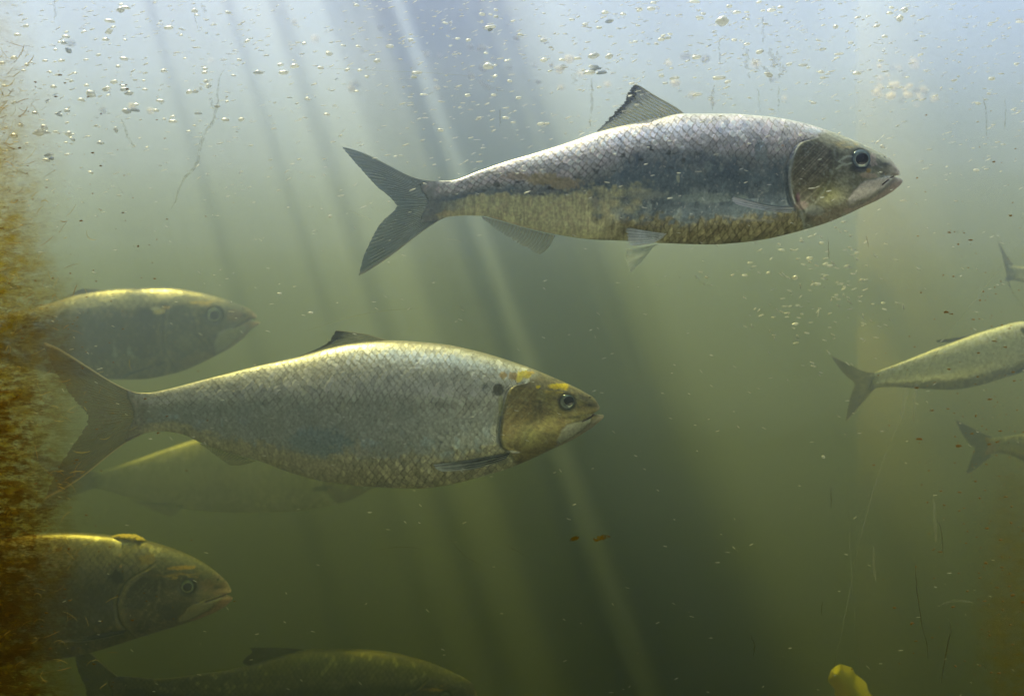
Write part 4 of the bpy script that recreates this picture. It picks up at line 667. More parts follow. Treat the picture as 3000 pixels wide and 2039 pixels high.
# hand-placed: photo x, y, width, height, tilt, kind, distance, label
def z1(x, y): return (x / 2.324, y / 2.324)
def z2(x, y): return (1000 + x / 2.324, y / 2.324)
def z3(x, y): return (2000 + x / 2.324, y / 2.324)
BIG = [
 (*z1(820, 70), 24, 15, 0, 'lobed', 'large lumpy silver bubble, biggest of the cluster under the top edge by the brown algae'),
 (*z1(853, 55), 30, 9, -5, 'sliver', 'flat bubble trailing from the lumpy one under the top edge by the brown algae'),
 (*z1(825, 32), 15, 6, 10, 'blunt', 'small oval bubble on top of the cluster under the top edge by the brown algae'),
 (*z1(1326, 79), 21, 14, 0, 'cap', 'single rounded domed bubble with dark underside alone below the top edge'),
 (*z1(748, 145), 33, 11, -6, 'sliver', 'long flat bubble hanging just below the lumpy cluster near the top edge'),
 (*z1(1147, 191), 28, 10, 8, 'sliver', 'pointed flat bubble right of the tall double bubble in the upper water'),
 (*z1(742, 216), 22, 14, 25, 'lobed', 'tilted double bubble below the long flat one'),
 (*z1(720, 275), 22, 12, 0, 'cap', 'domed bubble directly below the tilted double bubble'),
 (*z1(465, 345), 24, 13, -40, 'lobed', 'steeply tilted bubble with a tail just right of the brown algae'),
 (*z1(437, 297), 20, 13, 5, 'cap', 'domed bubble above the steeply tilted one beside the brown algae'),
 (*z1(450, 252), 24, 10, 0, 'sliver', 'flat bubble touching a smaller one near the brown algae'),
 (*z1(845, 402), 26, 10, -8, 'sliver', 'flat leaf shaped bubble in open water below the domed ones'),
 (*z1(1118, 488), 22, 13, 0, 'cap', 'lone domed bubble left of the dark smear on the glass'),
 (*z1(618, 640), 30, 20, -30, 'lobed', 'big crumpled bubble pair standing beside the brown algae'),
 (*z1(555, 686), 22, 14, -10, 'cap', 'domed bubble touching the crumpled pair from below'),
 (*z1(776, 560), 22, 11, 12, 'sliver', 'pointed bright bubble above the row of bubbles beside the dark smear'),
 (*z1(724, 607), 28, 12, 14, 'lobed', 'two joined bubbles like a bow tie beside the crumpled pair'),
 (*z1(845, 610), 24, 11, 6, 'blunt', 'oval bubble just above a brighter one in the middle of the left shoal'),
 (*z1(878, 637), 26, 12, 6, 'lobed', 'bright lumpy bubble under the oval one in the left shoal'),
 (*z1(860, 758), 28, 14, -14, 'lobed', 'glaring white half of the long double bubble below the left shoal'),
 (*z1(917, 754), 30, 14, -6, 'cap', 'dark bellied half of the long double bubble below the left shoal'),
 (*z1(1292, 632), 24, 14, 12, 'cap', 'larger of two touching bubbles left of the dark smear top'),
 (*z1(1330, 625), 20, 10, 4, 'blunt', 'smaller of two touching bubbles left of the dark smear top'),
 (*z1(1092, 688), 26, 8, -4, 'sliver', 'thin flat bubble below two small ovals in the left shoal'),
 (*z1(470, 914), 24, 16, 0, 'lobed', 'glaring bubble with a cream blur at its foot beside the brown algae'),
 (*z1(300, 868), 22, 16, -30, 'lobed', 'brightest bubble of the heap lying on the edge of the brown algae'),
 (*z1(265, 905), 40, 18, 4, 'lobed', 'widest bubble of the heap lying on the edge of the brown algae'),
 (*z1(322, 905), 18, 12, 0, 'cap', 'outermost bubble of the heap lying on the edge of the brown algae'),
 (*z1(95, 925), 22, 14, 0, 'blunt', 'yellow tinted bubble inside the brown algae left of the bright heap'),
 (*z1(142, 855), 18, 10, 0, 'blunt', 'small bubble over the brown algae above the yellow tinted one'),
 (*z1(333, 1056), 28, 10, 10, 'sliver', 'flat top bubble of the lowest trio beside the brown algae'),
 (*z1(316, 1096), 24, 13, -6, 'cap', 'bottom bubble of the lowest trio beside the brown algae'),
 (*z1(350, 1080), 15, 10, 0, 'blunt', 'middle bubble of the lowest trio beside the brown algae'),
 (*z1(398, 785), 24, 12, -20, 'cap', 'tilted bubble between the crumpled pair and the bright heap'),
 (*z1(457, 755), 18, 11, 0, 'blunt', 'round bubble just above the tilted one left of the long double bubble'),
 (*z1(685, 978), 20, 14, 0, 'cap', 'domed grey bubble alone below the long double bubble'),
 (*z1(790, 884), 13, 16, 0, 'lobed', 'upright teardrop bubble below the long double bubble'),
 (*z1(618, 1177), 17, 10, -10, 'cap', 'lowest bright bubble of the left water above the hazy fish'),
 (*z1(1178, 827), 28, 9, 0, 'sliver', 'flat winged bubble left of the lower dark smear'),
 (*z1(1350, 776), 24, 10, 0, 'cap', 'flat domed bubble touching the bend of the dark smear'),
 (*z1(1535, 817), 23, 10, 0, 'sliver', 'winged bubble just right of the dark smear'),
 (*z1(1643, 815), 18, 11, 18, 'blunt', 'oval bubble right of the winged one beside the dark smear'),
 (*z1(1758, 500), 32, 15, 0, 'cap', 'wide domed bubble, first of three in a rising line towards the bright sunbeam'),
 (*z1(1930, 496), 30, 12, 4, 'sliver', 'flat bubble, second of three in a rising line towards the bright sunbeam'),
 (*z1(2007, 456), 28, 17, 8, 'cap', 'tallest bubble, last of three in a rising line towards the bright sunbeam'),
 (*z1(2096, 678), 20, 12, 0, 'cap', 'domed bubble alone between the two pale sunbeams'),
 (*z1(2184, 464), 20, 9, 0, 'blunt', 'oval bubble on the left flank of the bright sunbeam'),
 (*z1(2241, 368), 21, 12, 0, 'blunt', 'oval bubble high on the bright sunbeam'),
 (*z2(104, 41), 18, 10, 0, 'cap', 'round bubble at the top of the bright sunbeam'),
 (*z2(1015, 186), 34, 11, 6, 'sliver', 'long pointed bubble high in the dark water right of the sunbeam'),
 (*z2(1222, 242), 20, 11, -12, 'cap', 'dark bellied bubble right of the long pointed one'),
 (*z2(1000, 460), 34, 24, 0, 'cap', 'largest round bubble, grey bellied, alone in the dark water above the upper fish tail'),
 (*z2(515, 497), 32, 9, 5, 'sliver', 'flat leaf shaped bubble beside the bright sunbeam'),
 (*z2(330, 317), 24, 10, 4, 'sliver', 'flat bubble inside the top of the bright sunbeam'),
 (*z2(243, 418), 20, 12, 0, 'lobed', 'stacked pair of small bubbles between the sunbeams'),
 (*z2(1718, 382), 36, 16, 8, 'lobed', 'big ragged bubble above the heap of bubbles over the dorsal fin'),
 (*z2(1690, 500), 34, 16, 5, 'cap', 'grey domed bubble at the left foot of the heap over the dorsal fin'),
 (*z2(1718, 455), 30, 9, 0, 'sliver', 'flat top bubble of the heap over the dorsal fin'),
 (*z2(1775, 500), 32, 13, 8, 'cap', 'domed bubble at the right of the heap over the dorsal fin'),
 (*z2(1742, 468), 26, 8, 3, 'blunt', 'small oval bubble inside the heap over the dorsal fin'),
 (*z2(1824, 385), 24, 14, 10, 'lobed', 'crumpled bubble right of the big ragged one'),
 (*z2(1610, 403), 24, 11, 5, 'cap', 'bubble left of the big ragged one'),
 (*z2(1505, 412), 21, 10, 0, 'cap', 'bubble second to the left of the big ragged one'),
 (*z2(1380, 410), 24, 11, 8, 'lobed', 'pale bubble third to the left of the big ragged one'),
 (*z2(1795, 92), 22, 14, 8, 'cap', 'domed bubble near the top edge over the dorsal fin'),
 (*z2(1920, 102), 18, 10, 0, 'cap', 'smaller domed bubble near the top edge over the dorsal fin'),
 (*z2(1826, 146), 25, 12, 14, 'blunt', 'tilted oval bubble under the domed one over the dorsal fin'),
 (*z2(2110, 66), 26, 14, 0, 'cap', 'wide domed bubble close to the top edge above the fish back'),
 (*z2(2180, 270), 23, 11, 10, 'blunt', 'left one of two touching ovals above the dorsal fin tip'),
 (*z2(2225, 260), 18, 9, 10, 'blunt', 'right one of two touching ovals above the dorsal fin tip'),
 (*z2(2268, 533), 30, 9, 10, 'sliver', 'flat pointed bubble just right of the dorsal fin tip'),
 (*z2(1357, 845), 22, 9, 12, 'sliver', 'pointed bubble low between the tail and dorsal fin of the upper fish'),
 (*z2(1120, 806), 23, 9, 0, 'cap', 'winged bubble above the back of the upper fish tail'),
 (*z2(563, 648), 25, 8, 0, 'cap', 'flat dark bellied bubble under the bright sunbeam'),
 (*z3(268, 147), 42, 26, 0, 'lobed', 'biggest bubble of all, white cap and dark belly, near the top edge'),
 (*z3(368, 90), 26, 12, 8, 'cap', 'flat domed bubble right of the biggest bubble'),
 (*z3(82, 17), 34, 11, 0, 'cap', 'wide bubble at the very top edge left of the biggest bubble'),
 (*z3(114, 120), 22, 8, 0, 'blunt', 'small flat bubble left of the biggest bubble'),
 (*z3(97, 391), 28, 12, 10, 'sliver', 'pointed bubble above the middle of the upper fish back'),
 (*z3(525, 355), 24, 12, 18, 'blunt', 'tilted oval bubble over the brown smears above the upper fish'),
 (*z3(250, 532), 40, 12, 5, 'sliver', 'longest flat bubble, left of the brown smears above the upper fish'),
 (*z3(585, 510), 26, 14, -20, 'lobed', 'bright bubble with a brown foot among the brown smears'),
 (*z3(100, 645), 30, 9, 12, 'sliver', 'long thin bubble close above the upper fish back'),
 (*z3(606, 75), 28, 13, 8, 'cap', 'larger of two domed bubbles above the brown smears'),
 (*z3(666, 55), 20, 11, 10, 'cap', 'smaller of two domed bubbles above the brown smears'),
 (*z3(820, 445), 28, 8, 5, 'sliver', 'flat bubble right of the brown smears'),
 (*z3(1187, 504), 26, 15, 0, 'cap', 'round domed bubble alone above the head of the upper fish'),
 (*z3(943, 496), 20, 12, 0, 'cap', 'upper one of two small bubbles left of the round one above the head'),
 (*z3(955, 534), 18, 9, 0, 'cap', 'lower one of two small bubbles left of the round one above the head'),
 (*z3(1510, 70), 26, 14, 5, 'lobed', 'top right bubble of the four over the head of the upper fish'),
 (*z3(1478, 127), 22, 18, 10, 'lobed', 'tall round bubble, lowest of the four over the head of the upper fish'),
 (*z3(1422, 57), 17, 10, 0, 'cap', 'top left bubble of the four over the head of the upper fish'),
 (*z3(1411, 95), 20, 11, 0, 'cap', 'middle left bubble of the four over the head of the upper fish'),
 (*z3(1375, 255), 19, 12, 0, 'cap', 'round grey bubble below the four over the head'),
 (*z3(1325, 178), 20, 9, 18, 'sliver', 'tilted bubble with a wisp left of the four over the head'),
 (*z3(1041, 185), 17, 11, 0, 'lobed', 'crumpled small bubble above the round one over the head'),
 (*z3(955, 337), 22, 8, 12, 'sliver', 'thin pointed bubble below the crumpled small one'),
 (*z3(1065, 369), 28, 7, 8, 'sliver', 'long thin bubble above the round one over the head'),
 (*z3(2298, 153), 26, 9, 0, 'cap', 'bubble cut by the far edge of the picture near the top corner'),
 (*z3(1361, 1000), 15, 10, -20, 'blunt', 'bright bubble just above the snout of the upper fish'),
 (*z3(2000, 1160), 18, 9, 0, 'blunt', 'yellow white bubble in the olive water right of the upper fish snout'),
 (2329, 814, 20, 12, 5, 'lobed', 'glaring white bubble in the loose trail below the upper fish head'),
 (2330, 949, 20, 8, 6, 'lobed', 'lowest white bubble of the loose trail below the upper fish head'),
 (2283, 716, 10, 6, -20, 'blunt', 'small bright bubble under the belly of the upper fish'),
 (2412, 1338, 11, 9, -35, 'blunt', 'lone cream coloured speck bubble in the green water below the trail'),
 (819, 860, 14, 6, 0, 'blunt', 'white oval bubble right of the hazy fish snout'),
 (910, 916, 16, 6, 4, 'blunt', 'bright oval bubble above the dorsal fin of the middle fish'),
 (967, 634, 11, 8, 0, 'blunt', 'small round bubble left of the lower tail tip of the upper fish'),
]
PROX = ((*z1(0, 0),),)
for i, b in enumerate(BIG):
    x, y, w_, h_, a, kd, lab = b; Yb = .8045 + .008 * _h(np.array([i]), np.array([3]), 1)[0]
    if y > 690 and x > 1500: Yb = .86
    bubble(x, y, w_ * 1.0, h_, a, Yb, kd, i % {'cap': 3, 'blunt': 2, 'sliver': 2, 'lobed': 3}[kd], lab, 'air bubbles in the upper water')
# many more, alike within each neighbourhood
ZONES = [  # x0,y0,x1,y1,count,label,group
 (0, 60, 230, 560, 26, 'small bubble tinted yellow by the brown algae at the window edge', 'bubbles at the brown algae'),
 (90, 20, 640, 470, 36, 'small white bubble drifting between the brown algae and the dark smear', 'bubbles of the left shoal'),
 (640, 10, 1180, 520, 18, 'small white bubble drifting between the dark smear and the bright sunbeam', 'bubbles before the sunbeam'),
 (1180, 5, 1640, 400, 34, 'small white bubble in the dark blue water right of the bright sunbeam', 'bubbles right of the sunbeam'),
 (1640, 5, 2300, 330, 40, 'small white bubble in the pale blue water above the upper fish back', 'bubbles above the upper fish'),
 (2300, 10, 2990, 420, 26, 'small white bubble above and beyond the head of the upper fish', 'bubbles beyond the head'),
 (2150, 700, 2620, 960, 16, 'small white bubble of the loose trail below the upper fish head', 'bubbles below the head')]
rs = np.random.RandomState(11)
for zx0, zy0, zx1, zy1, nn, lab, grp in ZONES:
    for _ in range(nn):
        x = rs.uniform(zx0, zx1); y = zy0 + (zy1 - zy0) * rs.beta(1.1, 1.5); kd = ('cap', 'blunt', 'sliver', 'blunt')[rs.randint(4)]
        w_ = rs.uniform(11, 20); h_ = w_ * rs.uniform(.34, .55); Yb = .8055 + .022 * rs.rand()
        if 'trail' in lab: Yb = .875 + .04 * rs.rand()
        bubble(x, y, w_, h_, rs.normal(6, 9), Yb, kd, rs.randint(2), lab, grp)
FARB = [(1250, 110, 1700, 260, 22, 'blurred cream bubble deep in the water above the upper fish tail', 'blurred bubbles above the tail'),
        (1650, 150, 2300, 330, 14, 'blurred cream bubble deep in the water above the upper fish back', 'blurred bubbles above the back'),
        (2540, 190, 2740, 320, 34, 'blurred cream bubble in the dense cloud beyond the head of the upper fish', 'blurred bubble cloud'),
        (200, 60, 1150, 330, 12, 'blurred cream bubble deep in the water left of the bright sunbeam', 'blurred bubbles before the sunbeam')]
for zx0, zy0, zx1, zy1, nn, lab, grp in FARB:
    for _ in range(nn):
        if 'cloud' in grp: x = rs.normal((zx0 + zx1) / 2, 50); y = rs.normal(240, 34)
        else: x = rs.uniform(zx0, zx1); y = rs.uniform(zy0, zy1)
        s_ = rs.uniform(9, 22); Yb = rs.uniform(1.08, 1.3)
        bubble(x, y, s_ * rs.uniform(1, 1.6), s_, rs.normal(0, 8), Yb, 'blunt', rs.randint(2), lab, grp, M_FAR)

# uncountable: fine slivers of air and silt
def specks(name, items, m):
    nu, nv = 5, 5; u, v = np.meshgrid(np.linspace(0, math.pi, nu), np.linspace(0, 2 * math.pi, nv, endpoint=False), indexing='ij')
    base = np.stack([np.sign(np.cos(u)) * np.abs(np.cos(u)) ** .7, np.sin(u) ** .8 * np.cos(v), np.sin(u) ** .8 * np.sin(v)], -1).reshape(-1, 3); F0 = gridfaces(nu, nv, True)
    V = []; F = []
    for j, (px, py, L, h_, ang, Y) in enumerate(items):
        k = Y / FP; a = math.radians(ang); p = base * np.array([L / 2 * k, h_ / 2 * k, h_ / 2 * k]); q = p.copy(); q[:, 0] = p[:, 0] * math.cos(a) - p[:, 2] * math.sin(a); q[:, 2] = p[:, 0] * math.sin(a) + p[:, 2] * math.cos(a)
        V.append(q + np.array(W(px, py, Y))); F.append(F0 + j * len(base))
    return link(name, npmesh(name, np.concatenate(V), np.concatenate(F)), m)
it = []
for _ in range(1700):                                   # dense near the surface
    x = rs.uniform(-60, 3060); y = 620 * rs.beta(1, 1.7)
    if x < 1050 and rs.rand() < .25: continue
    L = rs.choice([9, 13, 17, 22], p=[.3, .35, .25, .1]); it.append((x, y, L, rs.choice([2, 3, 4.4], p=[.45, .35, .2]), rs.normal(13, 11), .8045 + .14 * rs.rand() ** 2))
for _ in range(150):                                    # trail below the head
    x = rs.normal(2400, 120); y = rs.normal(830, 110); it.append((x, y, rs.uniform(10, 20), rs.uniform(3, 6), rs.normal(0, 34), .875 + .05 * rs.rand()))
for _ in range(420):                                    # sparse everywhere
    x = rs.uniform(0, 3000); y = rs.uniform(480, 2039) if rs.rand() < .5 else rs.uniform(480, 1300); it.append((x, y, rs.uniform(7, 15), rs.uniform(1.2, 2.2), rs.normal(-12, 22), .8045 + .03 * rs.rand()))
tag(specks('suspended_specks', it, M_SPECK), 'fine white slivers of air and silt suspended all through the water', 'specks', kind='stuff')
it = [(rs.uniform(0, 3000), rs.uniform(600, 2030), rs.uniform(2, 4), rs.uniform(2, 3.5), 0, .85 + .3 * rs.rand()) for _ in range(900)]
tag(specks('silt', it, plain('silt_grain', (.5, .5, .36), .7)), 'tiny pale grains of silt floating in the green water', 'silt', kind='stuff')

# ---------------------------------------------------------------- the window: clear pane, stains, scratches
win = empty('viewing_window', (0, .8, -.34)); tag(win, 'clear scratched viewing window smeared in places, between gallery and water', 'window')
gm = bpy.data.materials.new('clear_pane'); gm.use_nodes = True; t = gm.node_tree; t.nodes.remove(t.nodes['Principled BSDF'])
tr = t.nodes.new('ShaderNodeBsdfTransparent'); tr.inputs[0].default_value = (.97, .985, .975, 1); t.links.new(tr.outputs[0], t.nodes['Material Output'].inputs['Surface'])
box('glass_pane', -.459, .599, .794, .7985, -.359, .599, gm, win)
YG = .8035
def stainmat(name, base, body, nscale, lo, hi, stretch=(1, 1, 1), k=1.0, rough=.8):
    """a stain: lets tinted light through, a little body of its own; its strength is the mesh attribute 'amount' broken up by noise"""
    m = bpy.data.materials.new(name); m.use_nodes = True; t = m.node_tree; L = t.links.new; N = t.nodes.new; t.nodes.remove(t.nodes['Principled BSDF'])
    d = N('ShaderNodeAttribute'); d.attribute_name = 'amount'; tc = N('ShaderNodeTexCoord'); mp = N('ShaderNodeMapping'); mp.inputs['Scale'].default_value = stretch; mp.inputs['Rotation'].default_value = (0, math.radians(22), 0)
    L(tc.outputs['Object'], mp.inputs[0]); n1 = N('ShaderNodeTexNoise'); n1.inputs['Scale'].default_value = nscale; n1.inputs['Detail'].default_value = 9; n1.inputs['Roughness'].default_value = .72; L(mp.outputs[0], n1.inputs['Vector'])
    mr = N('ShaderNodeMapRange'); mr.inputs[1].default_value = lo; mr.inputs[2].default_value = hi; L(n1.outputs['Fac'], mr.inputs[0])
    dd = N('ShaderNodeMath'); dd.operation = 'MULTIPLY'; L(mr.outputs[0], dd.inputs[0]); L(d.outputs['Fac'], dd.inputs[1]); d2 = N('ShaderNodeMath'); d2.operation = 'MULTIPLY'; d2.use_clamp = True; d2.inputs[1].default_value = k; L(dd.outputs[0], d2.inputs[0])
    a = N('ShaderNodeBsdfTransparent'); b = N('ShaderNodeBsdfTransparent'); b.inputs[0].default_value = (*base, 1)
    df = N('ShaderNodeBsdfDiffuse'); df.inputs[0].default_value = (*body, 1); tl = N('ShaderNodeBsdfTranslucent'); tl.inputs[0].default_value = (*body, 1)
    m1 = N('ShaderNodeMixShader'); m1.inputs[0].default_value = .5; L(df.outputs[0], m1.inputs[1]); L(tl.outputs[0], m1.inputs[2])
    m2 = N('ShaderNodeMixShader'); m2.inputs[0].default_value = .35; L(b.outputs[0], m2.inputs[1]); L(m1.outputs[0], m2.inputs[2])
    m3 = N('ShaderNodeMixShader'); L(d2.outputs[0], m3.inputs[0]); L(a.outputs[0], m3.inputs[1]); L(m2.outputs[0], m3.inputs[2]); L(m3.outputs[0], t.nodes['Material Output'].inputs['Surface']); return m
def film(name, x0, x1, y0, y1, nx, ny, dens, m, parent=None, Y=YG, thick=.0006):
    """a thin crust on the glass (with real thickness), its density a function of place"""
    X, Z = np.meshgrid(np.linspace(x0, x1, nx), np.linspace(y0, y1, ny), indexing='ij'); D = dens(X, Z); k = Y / FP
    t = thick * np.clip(D, 0, 1) * (.5 + fbm(X / 9, Z / 9, 3)) + .00005
    A_ = np.stack([(X - 1500) * k, Y + 0 * X, (1019.5 - Z) * k], -1).reshape(-1, 3); B_ = A_.copy(); B_[:, 1] += t.reshape(-1)
    F = gridfaces(nx, ny); keep = D.reshape(-1)[F].max(1) > .004; F = F[keep]
    me = npmesh(name, A_, F); setval(me, 'amount', D.reshape(-1)); return link(name, me, m, parent)
M_ALG = stainmat('brown_algae', (.82, .58, .10), (.58, .40, .05), 60, .22, .70, (1, 1, 1.8), 1.35)
M_ALG2 = stainmat('dark_algae_clumps', (.34, .17, .01), (.16, .08, .01), 130, .42, .64, (1, 1, 2.8), 1.6)
def dl(X, Z):
    e = 70 + 80 * sst(350, 1100, Z) - 40 * sst(1500, 2039, Z) + 120 * (fbm(X / 90, Z / 120, 5) - .5) - 70 * sst(350, 0, Z)
    d = sst(e + 130, e - 150, X); return d * (.45 + .55 * sst(200, 700, Z)) * (.75 + .5 * fbm(X / 40, Z / 40, 8))
film('algae', -20, 520, -20, 2060, 150, 420, dl, M_ALG)
tag(bpy.data.objects['algae'], 'brown ochre algae crust growing on the glass along the window edge', 'algae', kind='stuff')
def dl2(X, Z): return dl(X, Z) * (.4 + .6 * sst(700, 1400, Z)) + .9 * sst(150, -30, X) * sst(1200, 1900, Z)
film('dark_algae', -20, 480, -20, 2060, 150, 420, dl2, M_ALG2, Y=YG + .0008)
tag(bpy.data.objects['dark_algae'], 'dark brown clumps speckling the algae crust on the glass', 'algae', kind='stuff')
def drr(X, Z): return sst(2800, 3010, X + 150 * (fbm(X / 60, Z / 90, 15) - .5)) * sst(1150, 1800, Z) * .45
film('algae', 2820, 3020, 1150, 2060, 60, 240, drr, M_ALG)
tag(bpy.data.objects['algae.001'], 'thin brown algae crust on the glass in the bottom corner in front of the pier', 'algae', kind='stuff')
def strip(name, pts, wd, m, parent, seed=0, taper=True, n=60, Y=YG + .0016, jit=0):
    """a raised or cut line lying on the glass, triangular in section"""
    p = poly(pts, n); rs_ = np.random.RandomState(seed); tt = np.linspace(0, 1, n); d = np.gradient(p, axis=0); d /= np.linalg.norm(d, axis=1, keepdims=True) + 1e-9; nr = np.stack([-d[:, 1], d[:, 0]], -1)
    p = p + nr * ((fbm(tt * n * .15, tt * 0, seed) - .5) * jit)[:, None]
    ww = wd * (.6 + .8 * fbm(tt * n * .3, tt * 0 + 3, seed + 3)) * ((np.sin(np.pi * np.clip(tt, .02, .98)) ** .4) if taper else 1); k = Y / FP
    L = p + nr * ww[:, None] / 2; R = p - nr * ww[:, None] / 2
    f = lambda q, dy: np.stack([(q[:, 0] - 1500) * k, np.full(n, Y + dy), (1019.5 - q[:, 1]) * k], -1)
    V = np.stack([f(L, 0), f(p, -wd * k * .3), f(R, 0)], 1).reshape(-1, 3); me = npmesh(name, V, gridfaces(n, 3)); setval(me, 'amount', np.ones(len(V))); return link(name, me, m, parent)
M_SCR = stainmat('pale_scratch', (.95, .95, .9), (.95, .95, .8), 60, .2, .8, k=.8)
M_SCRY = stainmat('yellowish_scratch', (.9, .9, .8), (.85, .78, .45), 60, .2, .8, k=.9)
M_SME = stainmat('grey_smear', (.62, .60, .52), (.25, .23, .18), 330, .38, .70, k=.75)
M_HAIR = stainmat('dark_hair_line', (.4, .3, .18), (.08, .06, .03), 40, .0, .5, k=.7)
SC = [([(3010, 680), (2920, 800), (2840, 900), (2760, 1000), (2700, 1120), (2640, 1230), (2590, 1330), (2545, 1480), (2510, 1620), (2480, 1780), (2440, 1960), (2430, 2045)], 3.2, M_SCR),
      ([(890, 972), (950, 950), (1040, 925), (1120, 910), (1240, 902)], 2.0, M_SCRY), ([(940, 200), (1100, 208), (1250, 212), (1400, 226)], 1.8, M_SCRY),
      ([(2480, 1380), (2490, 1600), (2500, 1780), (2520, 1950), (2525, 2045)], 1.6, M_SCR), ([(2660, 1080), (2655, 1150), (2640, 1220)], 16, M_SCR), ([(2690, 1080), (2682, 1150), (2676, 1240)], 10, M_SCR),
      ([(0, 1040), (90, 1046), (200, 1056)], 2.4, M_SCRY), ([(20, 1000), (100, 1020), (160, 1040)], 2.2, M_SCRY), ([(0, 1240), (100, 1243), (230, 1236)], 2, M_SCRY), ([(50, 1190), (80, 1200), (110, 1198)], 3, M_SCRY),
      ([(1315, 1575), (1360, 1630), (1410, 1655)], 1.6, M_SCRY), ([(1470, 1590), (1510, 1612), (1540, 1625)], 1.4, M_SCRY), ([(1025, 617), (1060, 632), (1093, 646)], 3, M_SCR), ([(1300, 700), (1330, 702), (1357, 711)], 2, M_SCR),
      ([(90, 1300), (88, 1420), (110, 1480)], 6, M_SCRY), ([(95, 1550), (100, 1590), (110, 1600)], 7, M_SCRY), ([(150, 1520), (180, 1560), (205, 1598)], 6, M_SCRY), ([(0, 2010), (60, 1995), (120, 1985)], 2, M_SCRY), ([(80, 1300), (120, 1380), (90, 1440)], 4, M_SCRY),
      ([(2560, 1600), (2558, 1640), (2565, 1700)], 10, M_SCR), ([(2735, 1460), (2740, 1530), (2742, 1590)], 10, M_SCR), ([(2760, 1770), (2800, 1755), (2850, 1765)], 8, M_SCR), ([(1100, 1610), (1180, 1600), (1245, 1608)], 1.5, M_SCRY)]
for i, (p_, w_, m_) in enumerate(SC): strip('scratch', p_, w_, m_, win, i, jit=2 if w_ < 5 else 0)
SM = [([(650, 205), (642, 260), (628, 330), (612, 375), (590, 430), (560, 500), (530, 560), (505, 612)], 9, 26), ([(618, 290), (624, 312), (630, 322)], 6, 20), ([(585, 262), (592, 258)], 12, 6), ([(358, 350), (372, 400), (395, 436)], 7, 10),
      ([(160, 0), (162, 30), (160, 60)], 6, 8), ([(590, 10), (600, 40), (604, 30)], 10, 10), ([(565, 20), (575, 70), (580, 90)], 3, 8), ([(2186, 125), (2186, 180), (2200, 230)], 10, 20), ([(2205, 170), (2216, 185), (2222, 210)], 10, 16), ([(2235, 50), (2238, 90), (2236, 130)], 8, 14),
      ([(2258, 140), (2266, 180), (2270, 200)], 16, 26), ([(2280, 150), (2284, 190), (2280, 230)], 12, 24), ([(2232, 190), (2252, 215), (2262, 240)], 10, 20), ([(2108, 110), (2108, 180), (2106, 200)], 5, 8), ([(2095, 250), (2085, 300), (2088, 325)], 8, 14), ([(2295, 190), (2300, 215)], 7, 14), ([(2220, 260), (2226, 330)], 5, 8), ([(2280, 250), (2282, 330)], 5, 8),
      ([(1733, 230), (1734, 300), (1728, 370)], 8, 10), ([(1683, 200), (1684, 250)], 14, 22), ([(1650, 190), (1652, 205)], 22, 14), ([(2880, 280), (2890, 330), (2892, 400)], 5, 6), ([(2945, 290), (2946, 330), (2944, 380)], 4, 5), ([(1465, 320), (1465, 370)], 4, 6)]
for i, (p_, w_, j_) in enumerate(SM): strip('smear', p_, w_, M_SME, win, 60 + i, jit=j_)
for i, (p_, w_) in enumerate([([(2680, 1640), (2684, 1700), (2690, 1760), (2700, 1830), (2716, 1880), (2718, 1930)], 2.4), ([(2780, 1810), (2788, 1840), (2776, 1890), (2764, 1950), (2758, 2000)], 3.2), ([(2748, 1524), (2760, 1560), (2762, 1632)], 2), ([(2434, 1425), (2435, 1490)], 1.6), ([(2410, 1760), (2405, 1800)], 1.6), ([(2200, 1860), (2212, 1890), (2208, 1920)], 1.8), ([(2875, 1945), (2892, 1960)], 3), ([(160, 1055), (190, 1060), (220, 1056)], 2.4), ([(180, 1082), (215, 1080), (245, 1077)], 2), ([(2427, 700), (2428, 760)], 2), ([(2538, 690), (2545, 725)], 2)]):
    strip('dark_scratch', p_, w_, M_HAIR, win, 90 + i, jit=4)
# rust-brown specks on the glass, towards the ends
def flecks(name, n_, gen, m, lab, cat):
    V = []; F = []; 
    for j in range(n_):
        x, y, r_ = gen(j); k = (YG + .001) / FP; a = np.linspace(0, 2 * math.pi, 7, endpoint=False); rr = r_ * (.5 + rs.rand(7)); st = 1 + rs.rand()
        P = np.stack([(x - 1500 + np.cos(a) * rr * st) * k, np.full(7, YG + .001), (1019.5 - y + np.sin(a) * rr * .7) * k], -1); c = np.array([[(x - 1500) * k, YG + .001 - r_ * k * .5, (1019.5 - y) * k]])
        b = len(V) * 8; V.append(np.concatenate([P, c])); F += [(b + q, b + (q + 1) % 7, b + 7) for q in range(7)]
    return tag(link(name, npmesh(name, np.concatenate(V), F), m), lab, cat, kind='stuff')
def strands(name, n_, gen, m, lab):
    V = []; F = []; off = 0; ns = 9
    for j in range(n_):
        x, y, L_, a, cv, wd = gen(j); t_ = np.linspace(-.5, .5, ns); ang = a + cv * t_; dx = np.cumsum(np.cos(ang)) * L_ / ns; dy = np.cumsum(np.sin(ang)) * L_ / ns
        px = x + dx - dx.mean(); py = y + dy - dy.mean(); nx_ = -np.sin(ang); ny_ = np.cos(ang); w_ = wd * np.sin(np.pi * np.linspace(.06, .94, ns)) ** .5 / 2; Y_ = YG + .0004 + .003 * rs.rand(); k = Y_ / FP
        f = lambda sx, dd: np.stack([(px + sx * nx_ * w_ - 1500) * k, np.full(ns, Y_ + dd), (1019.5 - py - sx * ny_ * w_) * k], -1)
        V.append(np.stack([f(1, 0), f(0, -wd * k * .45), f(-1, 0), f(0, wd * k * .45)], 1).reshape(-1, 3)); F.append(gridfaces(ns, 4, True) + off); off += ns * 4
    return tag(link(name, npmesh(name, np.concatenate(V), np.concatenate(F)), m), lab, 'algae', kind='stuff')
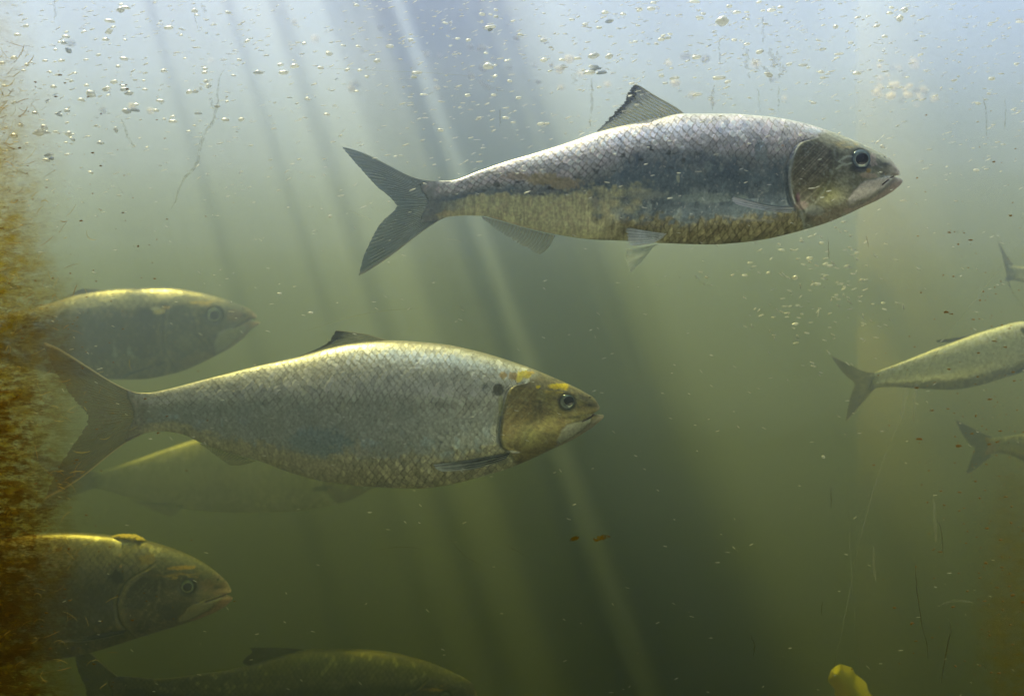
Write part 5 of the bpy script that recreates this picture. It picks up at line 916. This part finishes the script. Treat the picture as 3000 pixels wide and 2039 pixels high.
def gs(j):
    y = rs.uniform(120, 2045); w0 = 60 + 110 * sst(350, 1100, np.array(y)); x = abs(rs.normal(0, 1)) * w0 * .85; return x, y, rs.uniform(12, 60), rs.normal(-.35, .5) + (1.3 if rs.rand() < .15 else 0), rs.normal(0, .9), rs.choice([.9, 1.3, 2.0], p=[.5, .35, .15])
strands('algae_strands', 170, gs, plain('brown_strand', (.38, .23, .05), .8), 'dark brown algae filaments matted on the glass along the window edge')
strands('pale_strands', 130, gs, plain('golden_strand', (.72, .55, .14), .6), 'golden algae filaments tangled in the crust on the glass')
def gr(j):
    x = 3010 - abs(rs.normal(0, 190)); y = 300 + 1740 * rs.beta(1.8, 1.2); return x, y, rs.choice([1.2, 2, 3.2, 5], p=[.55, .3, .12, .03])
flecks('rust_flecks', 420, gr, plain('rust_fleck', (.34, .19, .05), .9), 'tiny rust brown flecks stuck on the glass in front of the pier', 'flecks')
def gl(j):
    x = abs(rs.normal(0, 230)); y = rs.uniform(200, 2039); return x, y, rs.choice([1.2, 2, 3.2], p=[.6, .3, .1])
flecks('brown_flecks', 420, gl, plain('brown_fleck', (.26, .12, .02), .9), 'tiny brown flecks scattered on the glass around the algae crust', 'flecks')
# two rust-coloured blotches in mid water on the glass
M_BLOT = stainmat('rust_blotch', (.5, .28, .03), (.50, .28, .02), 240, .30, .5, k=1.2)
def blot(cx, cy, rx, ry, sd, lab):
    def d(X, Z):
        a = ((X - cx) / rx + (Z - cy) / ry * .7) ; b = (Z - cy) / ry; return sst(1.1, .6, np.hypot(a, b) + (fbm(X / 6, Z / 6, sd) - .5) * 1.4)
    o = film('algae_blotch', cx - 2.4 * rx, cx + 2.4 * rx, cy - 2 * ry, cy + 2 * ry, 40, 30, d, M_BLOT); tag(o, lab, 'algae spot')
blot(1763, 1575, 20, 10, 4, 'larger rust coloured blotch on the glass over the dark green water'); blot(1682, 1577, 12, 8, 9, 'smaller rust coloured blotch on the glass, beside the larger one')
# yellow leaf drifting near the bottom
def leaf():
    Y = .91; k = Y / FP; nu, nv = 30, 14; U, V = np.meshgrid(np.linspace(0, 1, nu), np.linspace(-1, 1, nv), indexing='ij'); wd = 56 * np.sin(np.pi * U ** .8) ** .6 + .5
    x = 2448 + 140 * U + V * wd * .35 + 5 * np.sin(U * 23) * V; z = 1976 + 130 * U - V * wd * .75; P = np.stack([(x - 1500) * k, Y + .012 * V ** 2 + .01 * np.sin(U * 4), (1019.5 - z) * k], -1); Q = P.copy(); Q[..., 1] += .0006 + .0012 * (1 - np.abs(V)) * (1 - U)
    n_ = nu * nv; F = gridfaces(nu, nv); me = npmesh('yellow_leaf', np.concatenate([P.reshape(-1, 3), Q.reshape(-1, 3)]), np.concatenate([F, F[:, ::-1] + n_]))
    tag(link('yellow_leaf', me, airmat('yellow_leaf_flesh', (1, .92, .0), .5, 0, .35)), 'bright yellow blurred leaf drifting at the bottom edge below the pier', 'leaf')
leaf()
